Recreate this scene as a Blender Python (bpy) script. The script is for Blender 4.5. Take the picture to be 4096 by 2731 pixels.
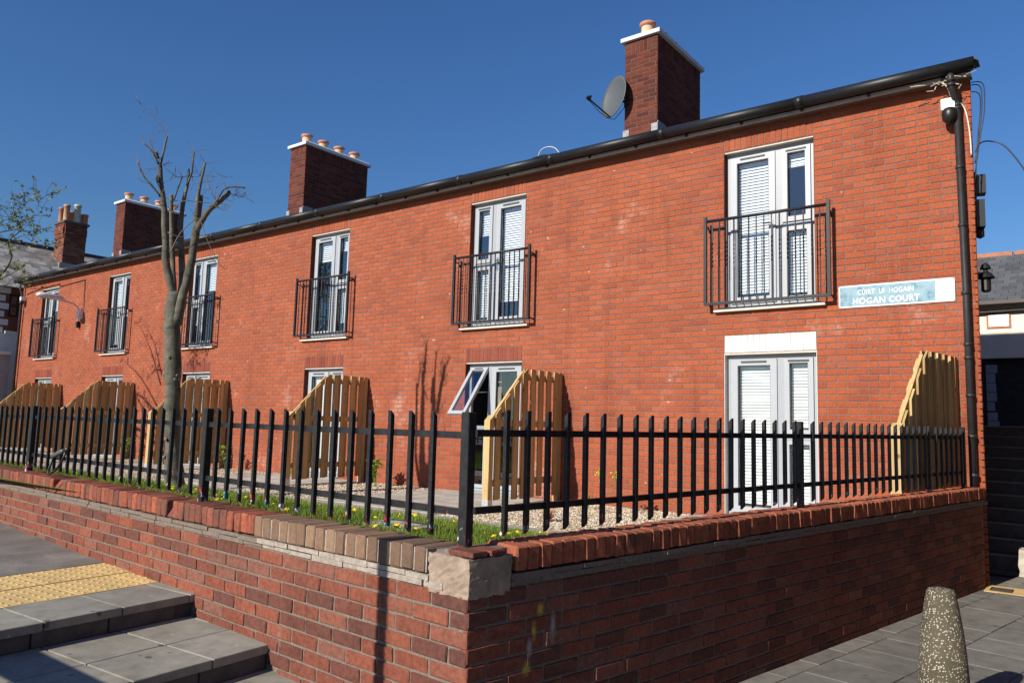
import bpy, bmesh, math, random
from mathutils import Vector, Matrix

random.seed(7)
for o in list(bpy.data.objects):
    bpy.data.objects.remove(o, do_unlink=True)
scene = bpy.context.scene
COL = scene.collection
R_ = math.radians

# ------------------------------------------------------------------ camera
cam_d = bpy.data.cameras.new('camera')
cam = bpy.data.objects.new('camera', cam_d)
COL.objects.link(cam)
cam_d.sensor_width = 36.0
cam_d.lens = 26.969
cam_d.clip_end = 1200
cR = Vector((0.7930759, 0.6085068, 0.0273867))
cU = Vector((0.0435304, -0.1014650, 0.9938863))
cF = Vector((-0.6075654, 0.7870351, 0.1069580))
m = Matrix((cR, cU, -cF)).transposed().to_4x4()
m.translation = Vector((4.02834, -9.92651, 1.59538))
cam.matrix_world = m
scene.camera = cam
CAM = Vector((4.02834, -9.92651, 1.59538))

# ------------------------------------------------------------------ sun, sky, exposure
SUN_K, SUN_M = 0.17, 0.56            # light travels along (K, 1, -M)
sd = Vector((SUN_K, 1.0, -SUN_M)).normalized()
sun_d = bpy.data.lights.new('sun', 'SUN')
sun_d.energy = 5.0
sun_d.angle = R_(0.53)
sun_d.color = (1.0, 0.93, 0.82)
sun = bpy.data.objects.new('sun', sun_d)
COL.objects.link(sun)
sun.location = (-5, -30, 25)
sun.rotation_euler = sd.to_track_quat('-Z', 'Y').to_euler()
world = bpy.data.worlds.new('World')
scene.world = world
world.use_nodes = True
wn = world.node_tree
bgn = wn.nodes['Background']
sky = wn.nodes.new('ShaderNodeTexSky')
sky.sky_type = 'NISHITA'
sky.sun_disc = False
sky.sun_elevation = math.asin(-sd.z)
sky.sun_rotation = math.atan2(-sd.x, -sd.y)
sky.altitude = 0
sky.air_density = 1.4
sky.dust_density = 0.3
sky.ozone_density = 10.0
bgn.inputs['Strength'].default_value = 0.085
hsn = wn.nodes.new('ShaderNodeHueSaturation')
hsn.inputs['Saturation'].default_value = 1.06
hsn.inputs['Hue'].default_value = 0.507
wn.links.new(sky.outputs[0], hsn.inputs['Color'])
wn.links.new(hsn.outputs[0], bgn.inputs['Color'])
scene.view_settings.view_transform = 'Standard'
scene.view_settings.look = 'None'
scene.view_settings.exposure = 0.30
scene.view_settings.gamma = 1.0
scene.view_settings.use_curve_mapping = False
scene.render.resolution_x = 1024
scene.render.resolution_y = 682

# ------------------------------------------------------------------ node helpers / materials
class NT:
    def __init__(s, name):
        s.m = bpy.data.materials.new(name)
        s.m.use_nodes = True
        s.t = s.m.node_tree
        s.b = s.t.nodes['Principled BSDF']
        s.out = s.t.nodes['Material Output']
    def n(s, typ, **kw):
        nd = s.t.nodes.new('ShaderNode' + typ)
        for k, v in kw.items():
            if k.startswith('i_'):
                key = k[2:]
                key = int(key) if key.isdigit() else key.replace('_', ' ')
                nd.inputs[key].default_value = v
            else:
                setattr(nd, k, v)
        return nd
    def l(s, a, b):
        s.t.links.new(a, b)
    def pos(s, scale=1.0):
        g = s.n('NewGeometry')
        if scale == 1.0:
            return g.outputs['Position']
        v = s.n('VectorMath', operation='SCALE')
        v.inputs['Scale'].default_value = scale
        s.l(g.outputs['Position'], v.inputs[0])
        return v.outputs[0]
    def noise(s, scale, detail=4.0, rough=0.55, vec=None):
        nd = s.n('TexNoise')
        nd.inputs['Scale'].default_value = scale
        nd.inputs['Detail'].default_value = detail
        nd.inputs['Roughness'].default_value = rough
        s.l(vec if vec is not None else s.pos(), nd.inputs['Vector'])
        return nd.outputs['Fac']
    def ramp(s, fac, stops, interp='LINEAR'):
        r = s.n('ValToRGB')
        r.color_ramp.interpolation = interp
        e = r.color_ramp.elements
        while len(e) < len(stops):
            e.new(0.5)
        for el, (p, c) in zip(e, stops):
            el.position = p
            el.color = (c[0], c[1], c[2], 1) if len(c) == 3 else c
        s.l(fac, r.inputs['Fac'])
        return r.outputs['Color']
    def mix(s, a, b, fac, mode='MIX'):
        x = s.n('MixRGB', blend_type=mode)
        for sock, v in ((x.inputs['Fac'], fac), (x.inputs['Color1'], a), (x.inputs['Color2'], b)):
            if isinstance(v, (int, float)):
                sock.default_value = v
            elif isinstance(v, tuple):
                sock.default_value = (v[0], v[1], v[2], 1)
            else:
                s.l(v, sock)
        return x.outputs['Color']
    def math(s, op, a, b=None):
        x = s.n('Math', operation=op)
        for i, v in enumerate((a, b)):
            if v is None:
                continue
            if isinstance(v, (int, float)):
                x.inputs[i].default_value = v
            else:
                s.l(v, x.inputs[i])
        return x.outputs[0]
    def rnd(s):
        """one random number for each piece: object random plus the piece's own 'tint' attribute"""
        oi = s.n('ObjectInfo')
        at = s.n('Attribute', attribute_name='tint')
        return s.math('FRACT', s.math('ADD', oi.outputs['Random'], at.outputs['Fac']))
    def bump(s, h, strength=0.3, dist=0.01):
        b = s.n('Bump')
        b.inputs['Strength'].default_value = strength
        b.inputs['Distance'].default_value = dist
        s.l(h, b.inputs['Height'])
        s.l(b.outputs['Normal'], s.b.inputs['Normal'])
    def col(s, c):
        if isinstance(c, tuple):
            s.b.inputs['Base Color'].default_value = (c[0], c[1], c[2], 1)
        else:
            s.l(c, s.b.inputs['Base Color'])
    def set(s, rough=0.8, metal=0.0, spec=0.5):
        s.b.inputs['Roughness'].default_value = rough
        s.b.inputs['Metallic'].default_value = metal
        s.b.inputs['Specular IOR Level'].default_value = spec
        return s.m

MAT = {}
def simple(name, c, rough=0.7, metal=0.0, spec=0.5, var=0.12, scale=12, bump=0.0, bscale=60):
    t = NT(name)
    n = t.noise(scale, 5)
    lo = tuple(x * (1 - var) for x in c)
    hi = tuple(min(1, x * (1 + var)) for x in c)
    t.col(t.ramp(n, [(0.3, lo), (0.7, hi)]))
    if bump:
        t.bump(t.noise(bscale, 4), bump, 0.005)
    MAT[name] = t.set(rough, metal, spec)
    return MAT[name]

def brick_material(name, stops, grain=0.35, stain=None, speck=0.0, rough=0.92, bump=0.35, streak=False):
    t = NT(name)
    base = t.ramp(t.rnd(), stops)
    g = t.noise(38, 6, 0.65)
    c = t.mix(base, t.ramp(g, [(0.28, (0.45, 0.42, 0.4)), (0.6, (1.05, 1.05, 1.05)), (0.8, (1.25, 1.2, 1.15))]), grain, 'MULTIPLY')
    big = t.noise(0.9, 4, 0.6)
    c = t.mix(c, t.ramp(big, [(0.35, (0.86, 0.82, 0.8)), (0.62, (1.06, 1.05, 1.05))]), 0.8, 'MULTIPLY')
    if streak:                      # rain streaks and soot, running down the wall
        mp = t.n('Mapping'); mp.inputs['Scale'].default_value = (2.6, 2.6, 0.35)
        t.l(t.pos(), mp.inputs['Vector'])
        sk = t.noise(1.0, 6, 0.68, mp.outputs[0])
        c = t.mix(c, t.ramp(sk, [(0.30, (0.62, 0.56, 0.55)), (0.46, (1, 1, 1)), (0.62, (1, 1, 1)), (0.75, (1.12, 1.14, 1.18))]), 0.75, 'MULTIPLY')
    if stain:
        sn = t.noise(stain[1], 5, 0.7)
        f = t.ramp(sn, [(stain[2], (0, 0, 0)), (stain[2] + 0.09, (stain[3],) * 3)])
        c = t.mix(c, stain[0], f)
    if speck:
        sp = t.noise(9, 2, 0.5)
        f = t.ramp(sp, [(0.72, (0, 0, 0)), (0.76, (speck,) * 3)])
        c = t.mix(c, (0.6, 0.54, 0.47), f)
    t.col(c)
    t.bump(g, bump, 0.004)
    MAT[name] = t.set(rough, 0, 0.25)
    return MAT[name]

brick_material('facade_brick', [(0.0, (0.30, 0.082, 0.045)), (0.10, (0.34, 0.088, 0.043)), (0.45, (0.375, 0.097, 0.043)),
                                (0.80, (0.405, 0.106, 0.046)), (0.92, (0.38, 0.112, 0.060)), (1.0, (0.33, 0.098, 0.056))],
               grain=0.6, stain=((0.58, 0.40, 0.33), 0.9, 0.60, 0.34), speck=0.6, streak=True)
brick_material('lintel_brick', [(0.0, (0.22, 0.058, 0.038)), (0.5, (0.28, 0.072, 0.043)), (1.0, (0.34, 0.088, 0.05))], grain=0.7, streak=True)
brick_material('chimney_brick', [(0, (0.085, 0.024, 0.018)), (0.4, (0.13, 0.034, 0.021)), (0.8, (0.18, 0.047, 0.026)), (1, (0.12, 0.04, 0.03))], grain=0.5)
brick_material('garden_wall_brick', [(0, (0.13, 0.055, 0.042)), (0.25, (0.185, 0.066, 0.045)), (0.55, (0.235, 0.074, 0.045)), (0.8, (0.27, 0.09, 0.054)), (1, (0.21, 0.096, 0.07))],
               grain=0.75, stain=((0.45, 0.38, 0.33), 2.2, 0.66, 0.45), bump=0.9, streak=True)
brick_material('side_wall_brick', [(0, (0.10, 0.02, 0.014)), (0.4, (0.16, 0.028, 0.018)), (0.8, (0.20, 0.04, 0.022)), (1, (0.12, 0.035, 0.025))],
               grain=0.55, stain=((0.3, 0.27, 0.25), 2.0, 0.72, 0.25), bump=0.7)
brick_material('coping_red_brick', [(0, (0.17, 0.07, 0.05)), (0.35, (0.22, 0.08, 0.053)), (0.7, (0.28, 0.088, 0.052)), (0.9, (0.37, 0.105, 0.055)), (1, (0.23, 0.10, 0.075))],
               grain=0.75, stain=((0.09, 0.065, 0.05), 5.0, 0.54, 0.5), bump=0.9)
brick_material('coping_side_brick', [(0, (0.24, 0.078, 0.046)), (0.5, (0.31, 0.098, 0.053)), (1, (0.38, 0.12, 0.064))],
               grain=0.75, stain=((0.10, 0.055, 0.04), 5.0, 0.56, 0.5), bump=0.9)
brick_material('coping_brown_brick', [(0, (0.15, 0.095, 0.066)), (0.5, (0.20, 0.125, 0.082)), (0.85, (0.25, 0.155, 0.10)), (1, (0.30, 0.20, 0.13))], grain=0.5, bump=0.7)
brick_material('painted_brick', [(0, (0.74, 0.73, 0.70)), (1, (0.82, 0.81, 0.78))], grain=0.12, bump=0.3)
brick_material('old_brick', [(0, (0.13, 0.05, 0.035)), (0.5, (0.22, 0.08, 0.05)), (1, (0.30, 0.12, 0.07))], grain=0.6)

def mortar_material(name, c, scale=55):
    t = NT(name)
    n = t.noise(scale, 5, 0.7)
    t.col(t.ramp(n, [(0.3, tuple(x * 0.55 for x in c)), (0.65, c), (0.8, tuple(min(1, x * 1.25) for x in c))]))
    t.bump(n, 0.7, 0.006)
    MAT[name] = t.set(0.95, 0, 0.2)
mortar_material('facade_mortar', (0.25, 0.165, 0.135))
mortar_material('wall_mortar', (0.23, 0.185, 0.15))
mortar_material('side_mortar', (0.16, 0.12, 0.105))
mortar_material('cement', (0.38, 0.29, 0.22), 9)
mortar_material('pale_cement', (0.42, 0.36, 0.30), 26)

simple('upvc', (0.33, 0.35, 0.38), 0.4, var=0.03)
simple('upvc_sash', (0.39, 0.41, 0.44), 0.35, var=0.03)
simple('blind_white', (0.90, 0.90, 0.88), 0.6, var=0.02)
simple('vent_dark', (0.05, 0.06, 0.065), 0.5)
simple('chrome', (0.6, 0.6, 0.6), 0.25, 0.9)
simple('sill_stone', (0.62, 0.57, 0.50), 0.8, bump=0.3)
simple('room_dark', (0.06, 0.05, 0.045), 0.9)
simple('room_curtain', (0.35, 0.30, 0.25), 0.9)
simple('fascia_paint', (0.40, 0.40, 0.40), 0.6, var=0.2)
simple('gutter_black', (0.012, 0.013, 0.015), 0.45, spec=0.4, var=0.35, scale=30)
simple('pipe_grey', (0.030, 0.030, 0.034), 0.45, spec=0.4, var=0.2)
simple('soffit', (0.12, 0.10, 0.09), 0.8)
simple('lead', (0.27, 0.27, 0.28), 0.6, var=0.3, scale=18)
simple('cap_concrete', (0.62, 0.64, 0.66), 0.85, var=0.1, bump=0.2)
simple('pot_buff', (0.66, 0.46, 0.30), 0.8, var=0.12)
simple('pot_rim', (0.48, 0.20, 0.12), 0.7, var=0.15)
simple('pot_red', (0.42, 0.17, 0.09), 0.8, var=0.2)
simple('pot_clay', (0.50, 0.28, 0.15), 0.8, var=0.25)
simple('pot_pale', (0.50, 0.47, 0.38), 0.8, var=0.2)
simple('balcony_black', (0.018, 0.017, 0.022), 0.5, spec=0.35, var=0.3)
simple('dish_grey', (0.085, 0.095, 0.10), 0.5, var=0.06)
simple('black_plastic', (0.014, 0.014, 0.015), 0.4)
simple('white_plastic', (0.75, 0.75, 0.73), 0.45, var=0.05)
simple('lamp_grey', (0.58, 0.58, 0.62), 0.45, var=0.08)
simple('cable_white', (0.70, 0.66, 0.58), 0.6)
simple('sign_white', (0.80, 0.80, 0.78), 0.5, var=0.04)
simple('galvanised', (0.55, 0.57, 0.58), 0.45, 0.5, var=0.15)
simple('bark_twig', (0.17, 0.145, 0.12), 0.85, var=0.3, scale=40)
simple('cut_wood', (0.42, 0.30, 0.18), 0.9, var=0.25, scale=50)
simple('bark_dark', (0.045, 0.038, 0.03), 0.9, var=0.3, scale=30)
simple('render_cream', (0.74, 0.70, 0.60), 0.9, var=0.08, scale=4)
simple('render_white', (0.62, 0.63, 0.66), 0.9, var=0.06, scale=4)
simple('render_grey', (0.30, 0.30, 0.33), 0.9, var=0.08, scale=5)
simple('stone_block', (0.42, 0.38, 0.31), 0.9, var=0.2, bump=0.6, bscale=30)
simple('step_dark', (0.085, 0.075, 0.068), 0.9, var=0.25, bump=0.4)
simple('dark_wall', (0.03, 0.028, 0.03), 0.95, var=0.3)
simple('grate_iron', (0.05, 0.032, 0.022), 0.7, var=0.3)
simple('soil', (0.16, 0.115, 0.075), 1.0, var=0.3, scale=20)
simple('dandelion_yellow', (0.85, 0.60, 0.02), 0.7, var=0.1, scale=80)
simple('plant_flower', (0.55, 0.60, 0.06), 0.7, var=0.2, scale=60)
simple('stem_green', (0.12, 0.20, 0.03), 0.7)
simple('slate_dark', (0.055, 0.058, 0.066), 0.75, var=0.3, scale=6)

def glass_material(name, tint, refl):
    t = NT(name)
    t.t.nodes.remove(t.b)
    tr = t.n('BsdfTransparent'); tr.inputs[0].default_value = (*tint, 1)
    gl = t.n('BsdfGlossy'); gl.inputs['Roughness'].default_value = 0.015
    gl.inputs['Color'].default_value = (0.95, 0.97, 1, 1)
    lw = t.n('LayerWeight'); lw.inputs['Blend'].default_value = 0.5
    f = t.math('ADD', t.math('MULTIPLY', lw.outputs['Facing'], 0.20), refl)
    mx = t.n('MixShader')
    t.l(f, mx.inputs[0]); t.l(tr.outputs[0], mx.inputs[1]); t.l(gl.outputs[0], mx.inputs[2])
    t.l(mx.outputs[0], t.out.inputs['Surface'])
    MAT[name] = t.m
glass_material('window_glass', (0.95, 0.97, 0.98), 0.07)

def wood_material():
    t = NT('fence_timber')
    g = t.n('NewGeometry')
    mp = t.n('Mapping'); mp.inputs['Scale'].default_value = (26, 26, 1.6)
    t.l(g.outputs['Position'], mp.inputs['Vector'])
    w = t.noise(1.0, 6, 0.65, mp.outputs[0])
    base = t.ramp(t.rnd(), [(0, (0.41, 0.285, 0.125)), (0.5, (0.50, 0.355, 0.165)), (1, (0.58, 0.43, 0.21))])
    c = t.mix(base, t.ramp(w, [(0.3, (0.62, 0.55, 0.45)), (0.6, (1.08, 1.06, 1.0))]), 0.75, 'MULTIPLY')
    kn = t.n('TexVoronoi'); kn.inputs['Scale'].default_value = 4.2
    t.l(t.pos(), kn.inputs['Vector'])
    kf = t.ramp(kn.outputs['Distance'], [(0.06, (0.85,) * 3), (0.12, (0, 0, 0))])
    c = t.mix(c, (0.16, 0.08, 0.03), kf)
    t.col(c)
    t.bump(w, 0.25, 0.004)
    MAT['fence_timber'] = t.set(0.75, 0, 0.3)
wood_material()

def railing_material():
    t = NT('railing_black')
    n = t.noise(26, 4, 0.6)
    c = t.ramp(n, [(0.3, (0.012, 0.012, 0.013)), (0.7, (0.028, 0.028, 0.03))])
    # bare patches of old paint coats at the feet of the bars, and small chips elsewhere
    g = t.n('NewGeometry'); sx = t.n('SeparateXYZ'); t.l(g.outputs['Position'], sx.inputs[0])
    low = t.ramp(sx.outputs['Z'], [(0.0, (0, 0, 0)), (1.0, (1, 1, 1))])
    zz = t.math('SUBTRACT', 1.125, sx.outputs['Z'])
    zf = t.math('MULTIPLY', zz, 14.0)
    pn = t.noise(17, 3, 0.6)
    f = t.math('ADD', zf, t.math('MULTIPLY', t.math('SUBTRACT', pn, 0.62), 9.0))
    f = t.math('MINIMUM', t.math('MAXIMUM', f, 0.0), 1.0)
    old = t.ramp(t.noise(23, 1, 0.4), [(0.0, (0.45, 0.03, 0.04)), (0.42, (0.5, 0.05, 0.06)), (0.47, (0.55, 0.58, 0.6)), (0.56, (0.6, 0.63, 0.66)), (0.6, (0.0, 0.16, 0.13)), (1.0, (0.0, 0.2, 0.16))], 'CONSTANT')
    c = t.mix(c, old, f)
    chips = t.ramp(t.noise(60, 2), [(0.74, (0, 0, 0)), (0.77, (0.7,) * 3)])
    c = t.mix(c, (0.25, 0.25, 0.26), chips)
    t.col(c)
    t.bump(n, 0.35, 0.004)
    MAT['railing_black'] = t.set(0.40, 0, 0.4)
railing_material()

def bark_material():
    t = NT('smooth_bark')
    mp = t.n('Mapping'); mp.inputs['Scale'].default_value = (4, 4, 16)
    t.l(t.pos(), mp.inputs['Vector'])
    n1 = t.noise(1.0, 5, 0.6, mp.outputs[0])
    n2 = t.noise(5, 5, 0.65)
    c = t.ramp(n2, [(0.3, (0.06, 0.055, 0.042)), (0.5, (0.115, 0.108, 0.082)), (0.66, (0.17, 0.16, 0.125)), (0.8, (0.24, 0.23, 0.185))])
    c = t.mix(c, t.ramp(n1, [(0.30, (0.35, 0.32, 0.28)), (0.40, (1, 1, 1))]), 0.8, 'MULTIPLY')
    t.col(c)
    t.bump(t.math('ADD', n1, t.noise(26, 5, 0.7)), 0.9, 0.012)
    MAT['smooth_bark'] = t.set(0.85, 0, 0.25)
bark_material()

def leaf_material(name, a, b):
    t = NT(name)
    c = t.ramp(t.rnd(), [(0, a), (1, b)])
    t.col(c)
    t.b.inputs['Subsurface Weight'].default_value = 0.0
    mx = t.n('MixShader', i_0=0.35)
    tl = t.n('BsdfTranslucent')
    t.l(c, tl.inputs['Color'])
    t.l(t.b.outputs[0], mx.inputs[1]); t.l(tl.outputs[0], mx.inputs[2])
    t.l(mx.outputs[0], t.out.inputs['Surface'])
    MAT[name] = t.set(0.55, 0, 0.3)
leaf_material('grass_blade', (0.10, 0.18, 0.02), (0.29, 0.38, 0.06))
leaf_material('shrub_leaf', (0.14, 0.26, 0.03), (0.34, 0.46, 0.07))
leaf_material('tree_leaf', (0.09, 0.13, 0.02), (0.28, 0.29, 0.05))

def slab_material(name, a, b, bump=0.15):
    t = NT(name)
    base = t.ramp(t.rnd(), [(0, a), (1, b)])
    n = t.noise(7, 6, 0.65)
    f = t.noise(140, 3, 0.6)
    c = t.mix(base, t.ramp(n, [(0.3, (0.66, 0.64, 0.60)), (0.5, (0.95, 0.95, 0.94)), (0.72, (1.16, 1.15, 1.12))]), 0.8, 'MULTIPLY')
    c = t.mix(c, t.ramp(t.noise(1.6, 5, 0.7), [(0.35, (0.74, 0.72, 0.68)), (0.55, (1.04, 1.04, 1.03))]), 0.7, 'MULTIPLY')
    gum = t.ramp(t.noise(11, 1, 0.4), [(0.24, (0.75,) * 3), (0.27, (0, 0, 0))])
    c = t.mix(c, (0.07, 0.065, 0.06), gum)
    sp = t.ramp(t.noise(15, 2, 0.5), [(0.73, (0, 0, 0)), (0.76, (0.5,) * 3)])
    c = t.mix(c, tuple(min(1, x * 1.7) for x in b), sp)
    c = t.mix(c, t.ramp(f, [(0.3, (0.85,) * 3), (0.7, (1.1,) * 3)]), 0.6, 'MULTIPLY')
    t.col(c)
    t.bump(f, bump, 0.003)
    MAT[name] = t.set(0.85, 0, 0.3)
slab_material('paving_grey', (0.165, 0.155, 0.143), (0.205, 0.195, 0.18))
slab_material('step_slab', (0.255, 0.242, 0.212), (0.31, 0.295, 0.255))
slab_material('patio_slab', (0.42, 0.39, 0.34), (0.50, 0.47, 0.41))
simple('tactile_buff', (0.60, 0.42, 0.17), 0.85, var=0.14, scale=5, bump=0.15)
slab_material('joint_sand', (0.20, 0.18, 0.15), (0.24, 0.22, 0.19), 0.6)

def tarmac_material():
    t = NT('tarmac')
    n = t.noise(90, 4, 0.7)
    b = t.noise(2.2, 5, 0.65)
    c = t.ramp(b, [(0.3, (0.13, 0.115, 0.10)), (0.55, (0.20, 0.18, 0.16)), (0.75, (0.30, 0.275, 0.25))])
    c = t.mix(c, t.ramp(n, [(0.3, (0.55,) * 3), (0.7, (1.3,) * 3)]), 0.8, 'MULTIPLY')
    t.col(c)
    t.bump(n, 0.25, 0.004)
    MAT['tarmac'] = t.set(0.9, 0, 0.3)
tarmac_material()

def ground_material():
    t = NT('town_ground')
    b = t.noise(1.5, 5, 0.6)
    t.col(t.ramp(b, [(0.3, (0.10, 0.095, 0.09)), (0.7, (0.17, 0.16, 0.15))]))
    MAT['town_ground'] = t.set(0.9, 0, 0.3)
ground_material()

def gravel_material():
    t = NT('gravel')
    t.col(t.ramp(t.rnd(), [(0, (0.30, 0.22, 0.13)), (0.4, (0.48, 0.39, 0.27)), (0.75, (0.60, 0.52, 0.40)), (1, (0.72, 0.67, 0.58))]))
    MAT['gravel'] = t.set(0.85, 0, 0.3)
    t = NT('gravel_bed')
    v = t.n('TexVoronoi'); v.inputs['Scale'].default_value = 45
    t.l(t.pos(), v.inputs['Vector'])
    t.col(t.ramp(v.outputs['Color'], [(0.2, (0.26, 0.19, 0.12)), (0.5, (0.45, 0.37, 0.26)), (0.8, (0.62, 0.55, 0.43))]))
    t.bump(v.outputs['Distance'], 0.9, 0.015)
    MAT['gravel_bed'] = t.set(0.9, 0, 0.25)
gravel_material()

def lawn_material():
    t = NT('lawn_soil')
    n = t.noise(6, 5, 0.7)
    t.col(t.ramp(n, [(0.3, (0.12, 0.18, 0.025)), (0.7, (0.20, 0.28, 0.04))]))
    MAT['lawn_soil'] = t.set(1.0, 0, 0.1)
lawn_material()

def sign_material():
    t = NT('sign_blue')
    n = t.noise(9, 5, 0.7)
    c = t.ramp(n, [(0.36, (0.07, 0.20, 0.30)), (0.46, (0.19, 0.33, 0.41)), (0.6, (0.25, 0.39, 0.46))])
    t.col(c)
    MAT['sign_blue'] = t.set(0.5, 0, 0.4)
sign_material()

def slate_material(name, a, b):
    t = NT(name)
    base = t.ramp(t.rnd(), [(0, a), (1, b)])
    c = t.mix(base, t.ramp(t.noise(3, 5, 0.7), [(0.3, (0.7,) * 3), (0.7, (1.2,) * 3)]), 0.7, 'MULTIPLY')
    t.col(c)
    MAT[name] = t.set(0.7, 0, 0.35)
slate_material('slate_sunny', (0.19, 0.175, 0.155), (0.48, 0.45, 0.40))
slate_material('slate_blue', (0.075, 0.08, 0.09), (0.12, 0.125, 0.135))

def bollard_material():
    t = NT('pebbledash')
    v = t.n('TexVoronoi'); v.inputs['Scale'].default_value = 88
    t.l(t.pos(), v.inputs['Vector'])
    n = t.noise(3.5, 4, 0.6)
    agg = t.ramp(v.outputs['Distance'], [(0.34, (1, 1, 1)), (0.44, (0, 0, 0))])
    pick = t.ramp(v.outputs['Color'], [(0.42, (0, 0, 0)), (0.5, (1, 1, 1))])
    agg = t.mix(agg, pick, 1.0, 'MULTIPLY')
    c = t.ramp(n, [(0.3, (0.055, 0.046, 0.022)), (0.6, (0.10, 0.083, 0.052))])
    c = t.mix(c, (0.46, 0.42, 0.36), agg)
    t.col(c)
    t.bump(agg, 0.6, 0.008)
    MAT['pebbledash'] = t.set(0.85, 0, 0.35)
bollard_material()

# ------------------------------------------------------------------ mesh helpers
class MB:
    def __init__(s):
        s.v = []; s.f = []; s.tint = []
    def add(s, verts, faces, tint=0.0):
        o = len(s.v)
        s.v.extend([tuple(v) for v in verts])
        for f in faces:
            s.f.append(tuple(i + o for i in f)); s.tint.append(tint)
    def box(s, x0, x1, y0, y1, z0, z1, tint=0.0):
        s.add([(x0, y0, z0), (x1, y0, z0), (x1, y1, z0), (x0, y1, z0), (x0, y0, z1), (x1, y0, z1), (x1, y1, z1), (x0, y1, z1)],
              [(0, 3, 2, 1), (4, 5, 6, 7), (0, 1, 5, 4), (1, 2, 6, 5), (2, 3, 7, 6), (3, 0, 4, 7)], tint)
    def obox(s, O, a, b, c, tint=0.0):
        """box from corner O with edge vectors a, b, c (right-handed)"""
        O, a, b, c = map(Vector, (O, a, b, c))
        s.add([O, O + a, O + a + b, O + b, O + c, O + a + c, O + a + b + c, O + b + c],
              [(0, 3, 2, 1), (4, 5, 6, 7), (0, 1, 5, 4), (1, 2, 6, 5), (2, 3, 7, 6), (3, 0, 4, 7)], tint)
    def tube(s, pts, rads, n=8, caps=True, tint=0.0):
        P = [Vector(p) for p in pts]
        if not isinstance(rads, (list, tuple)):
            rads = [rads] * len(P)
        o = len(s.v)
        up = Vector((0, 0, 1))
        ref = None
        for i, p in enumerate(P):
            d = (P[min(i + 1, len(P) - 1)] - P[max(i - 1, 0)]).normalized()
            if ref is None:
                ref = d.cross(up)
                if ref.length < 0.05:
                    ref = d.cross(Vector((1, 0, 0)))
            ref = (ref - d * ref.dot(d)).normalized()
            q = d.cross(ref)
            for k in range(n):
                a = 2 * math.pi * k / n
                s.v.append(tuple(p + (ref * math.cos(a) + q * math.sin(a)) * rads[i]))
        for i in range(len(P) - 1):
            for k in range(n):
                s.f.append((o + i * n + k, o + i * n + (k + 1) % n, o + (i + 1) * n + (k + 1) % n, o + (i + 1) * n + k)); s.tint.append(tint)
        if caps:
            s.f.append(tuple(o + k for k in range(n))[::-1]); s.tint.append(tint)
            s.f.append(tuple(o + (len(P) - 1) * n + k for k in range(n))); s.tint.append(tint)
    def lathe(s, prof, n=20, c=(0, 0, 0), tint=0.0):
        o = len(s.v)
        for r, z in prof:
            for k in range(n):
                a = 2 * math.pi * k / n
                s.v.append((c[0] + r * math.cos(a), c[1] + r * math.sin(a), c[2] + z))
        for i in range(len(prof) - 1):
            for k in range(n):
                s.f.append((o + i * n + k, o + i * n + (k + 1) % n, o + (i + 1) * n + (k + 1) % n, o + (i + 1) * n + k)); s.tint.append(tint)
        s.f.append(tuple(o + (len(prof) - 1) * n + k for k in range(n))); s.tint.append(tint)
    def mesh(s, name, mat, smooth=False):
        me = bpy.data.meshes.new(name)
        me.from_pydata(s.v, [], s.f)
        if mat:
            me.materials.append(MAT[mat])
        if any(s.tint):
            at = me.attributes.new('tint', 'FLOAT', 'FACE')
            at.data.foreach_set('value', s.tint)
        if smooth:
            me.polygons.foreach_set('use_smooth', [True] * len(me.polygons))
        me.update()
        return me
    def build(s, name, mat, parent=None, smooth=False, loc=None):
        return obj(name, s.mesh(name, mat, smooth), parent, loc)

def obj(name, me, parent=None, loc=None, rz=0.0):
    o = bpy.data.objects.new(name, me)
    COL.objects.link(o)
    if parent:
        o.parent = parent
    if loc is not None:
        o.location = loc
    if rz:
        o.rotation_euler = (0, 0, rz)
    return o

def thing(name, label, cat, loc=(0, 0, 0), rz=0.0, group=None):
    o = bpy.data.objects.new(name, None)
    o.empty_display_size = 0.2
    COL.objects.link(o)
    o.location = loc
    o.rotation_euler = (0, 0, rz)
    return tag(o, label, cat, group)

def tag(o, label=None, cat=None, group=None, kind=None):
    if label: o['label'] = label
    if cat: o['category'] = cat
    if group: o['group'] = group
    if kind: o['kind'] = kind
    return o

def structure(o):
    o['kind'] = 'structure'
    return o

def bevel_box(w, d, h, b, jit, seed, name, mat, warp=None):
    """box 0..w (x), 0..d (y), 0..h (z) with one chamfer on every edge and uneven corners"""
    rr = random.Random(seed)
    bm = bmesh.new()
    bmesh.ops.create_cube(bm, size=1.0)
    for v in bm.verts:
        v.co = Vector(((v.co.x + .5) * w, (v.co.y + .5) * d, (v.co.z + .5) * h))
    bmesh.ops.bevel(bm, geom=bm.edges[:], offset=b, segments=1, affect='EDGES', profile=0.5)
    for v in bm.verts:
        v.co += Vector((rr.uniform(-jit, jit), rr.uniform(-jit, jit), rr.uniform(-jit, jit)))
        if warp: warp(v.co)
    me = bpy.data.meshes.new(name)
    bm.to_mesh(me); bm.free()
    me.materials.append(MAT[mat])
    return me

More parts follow.
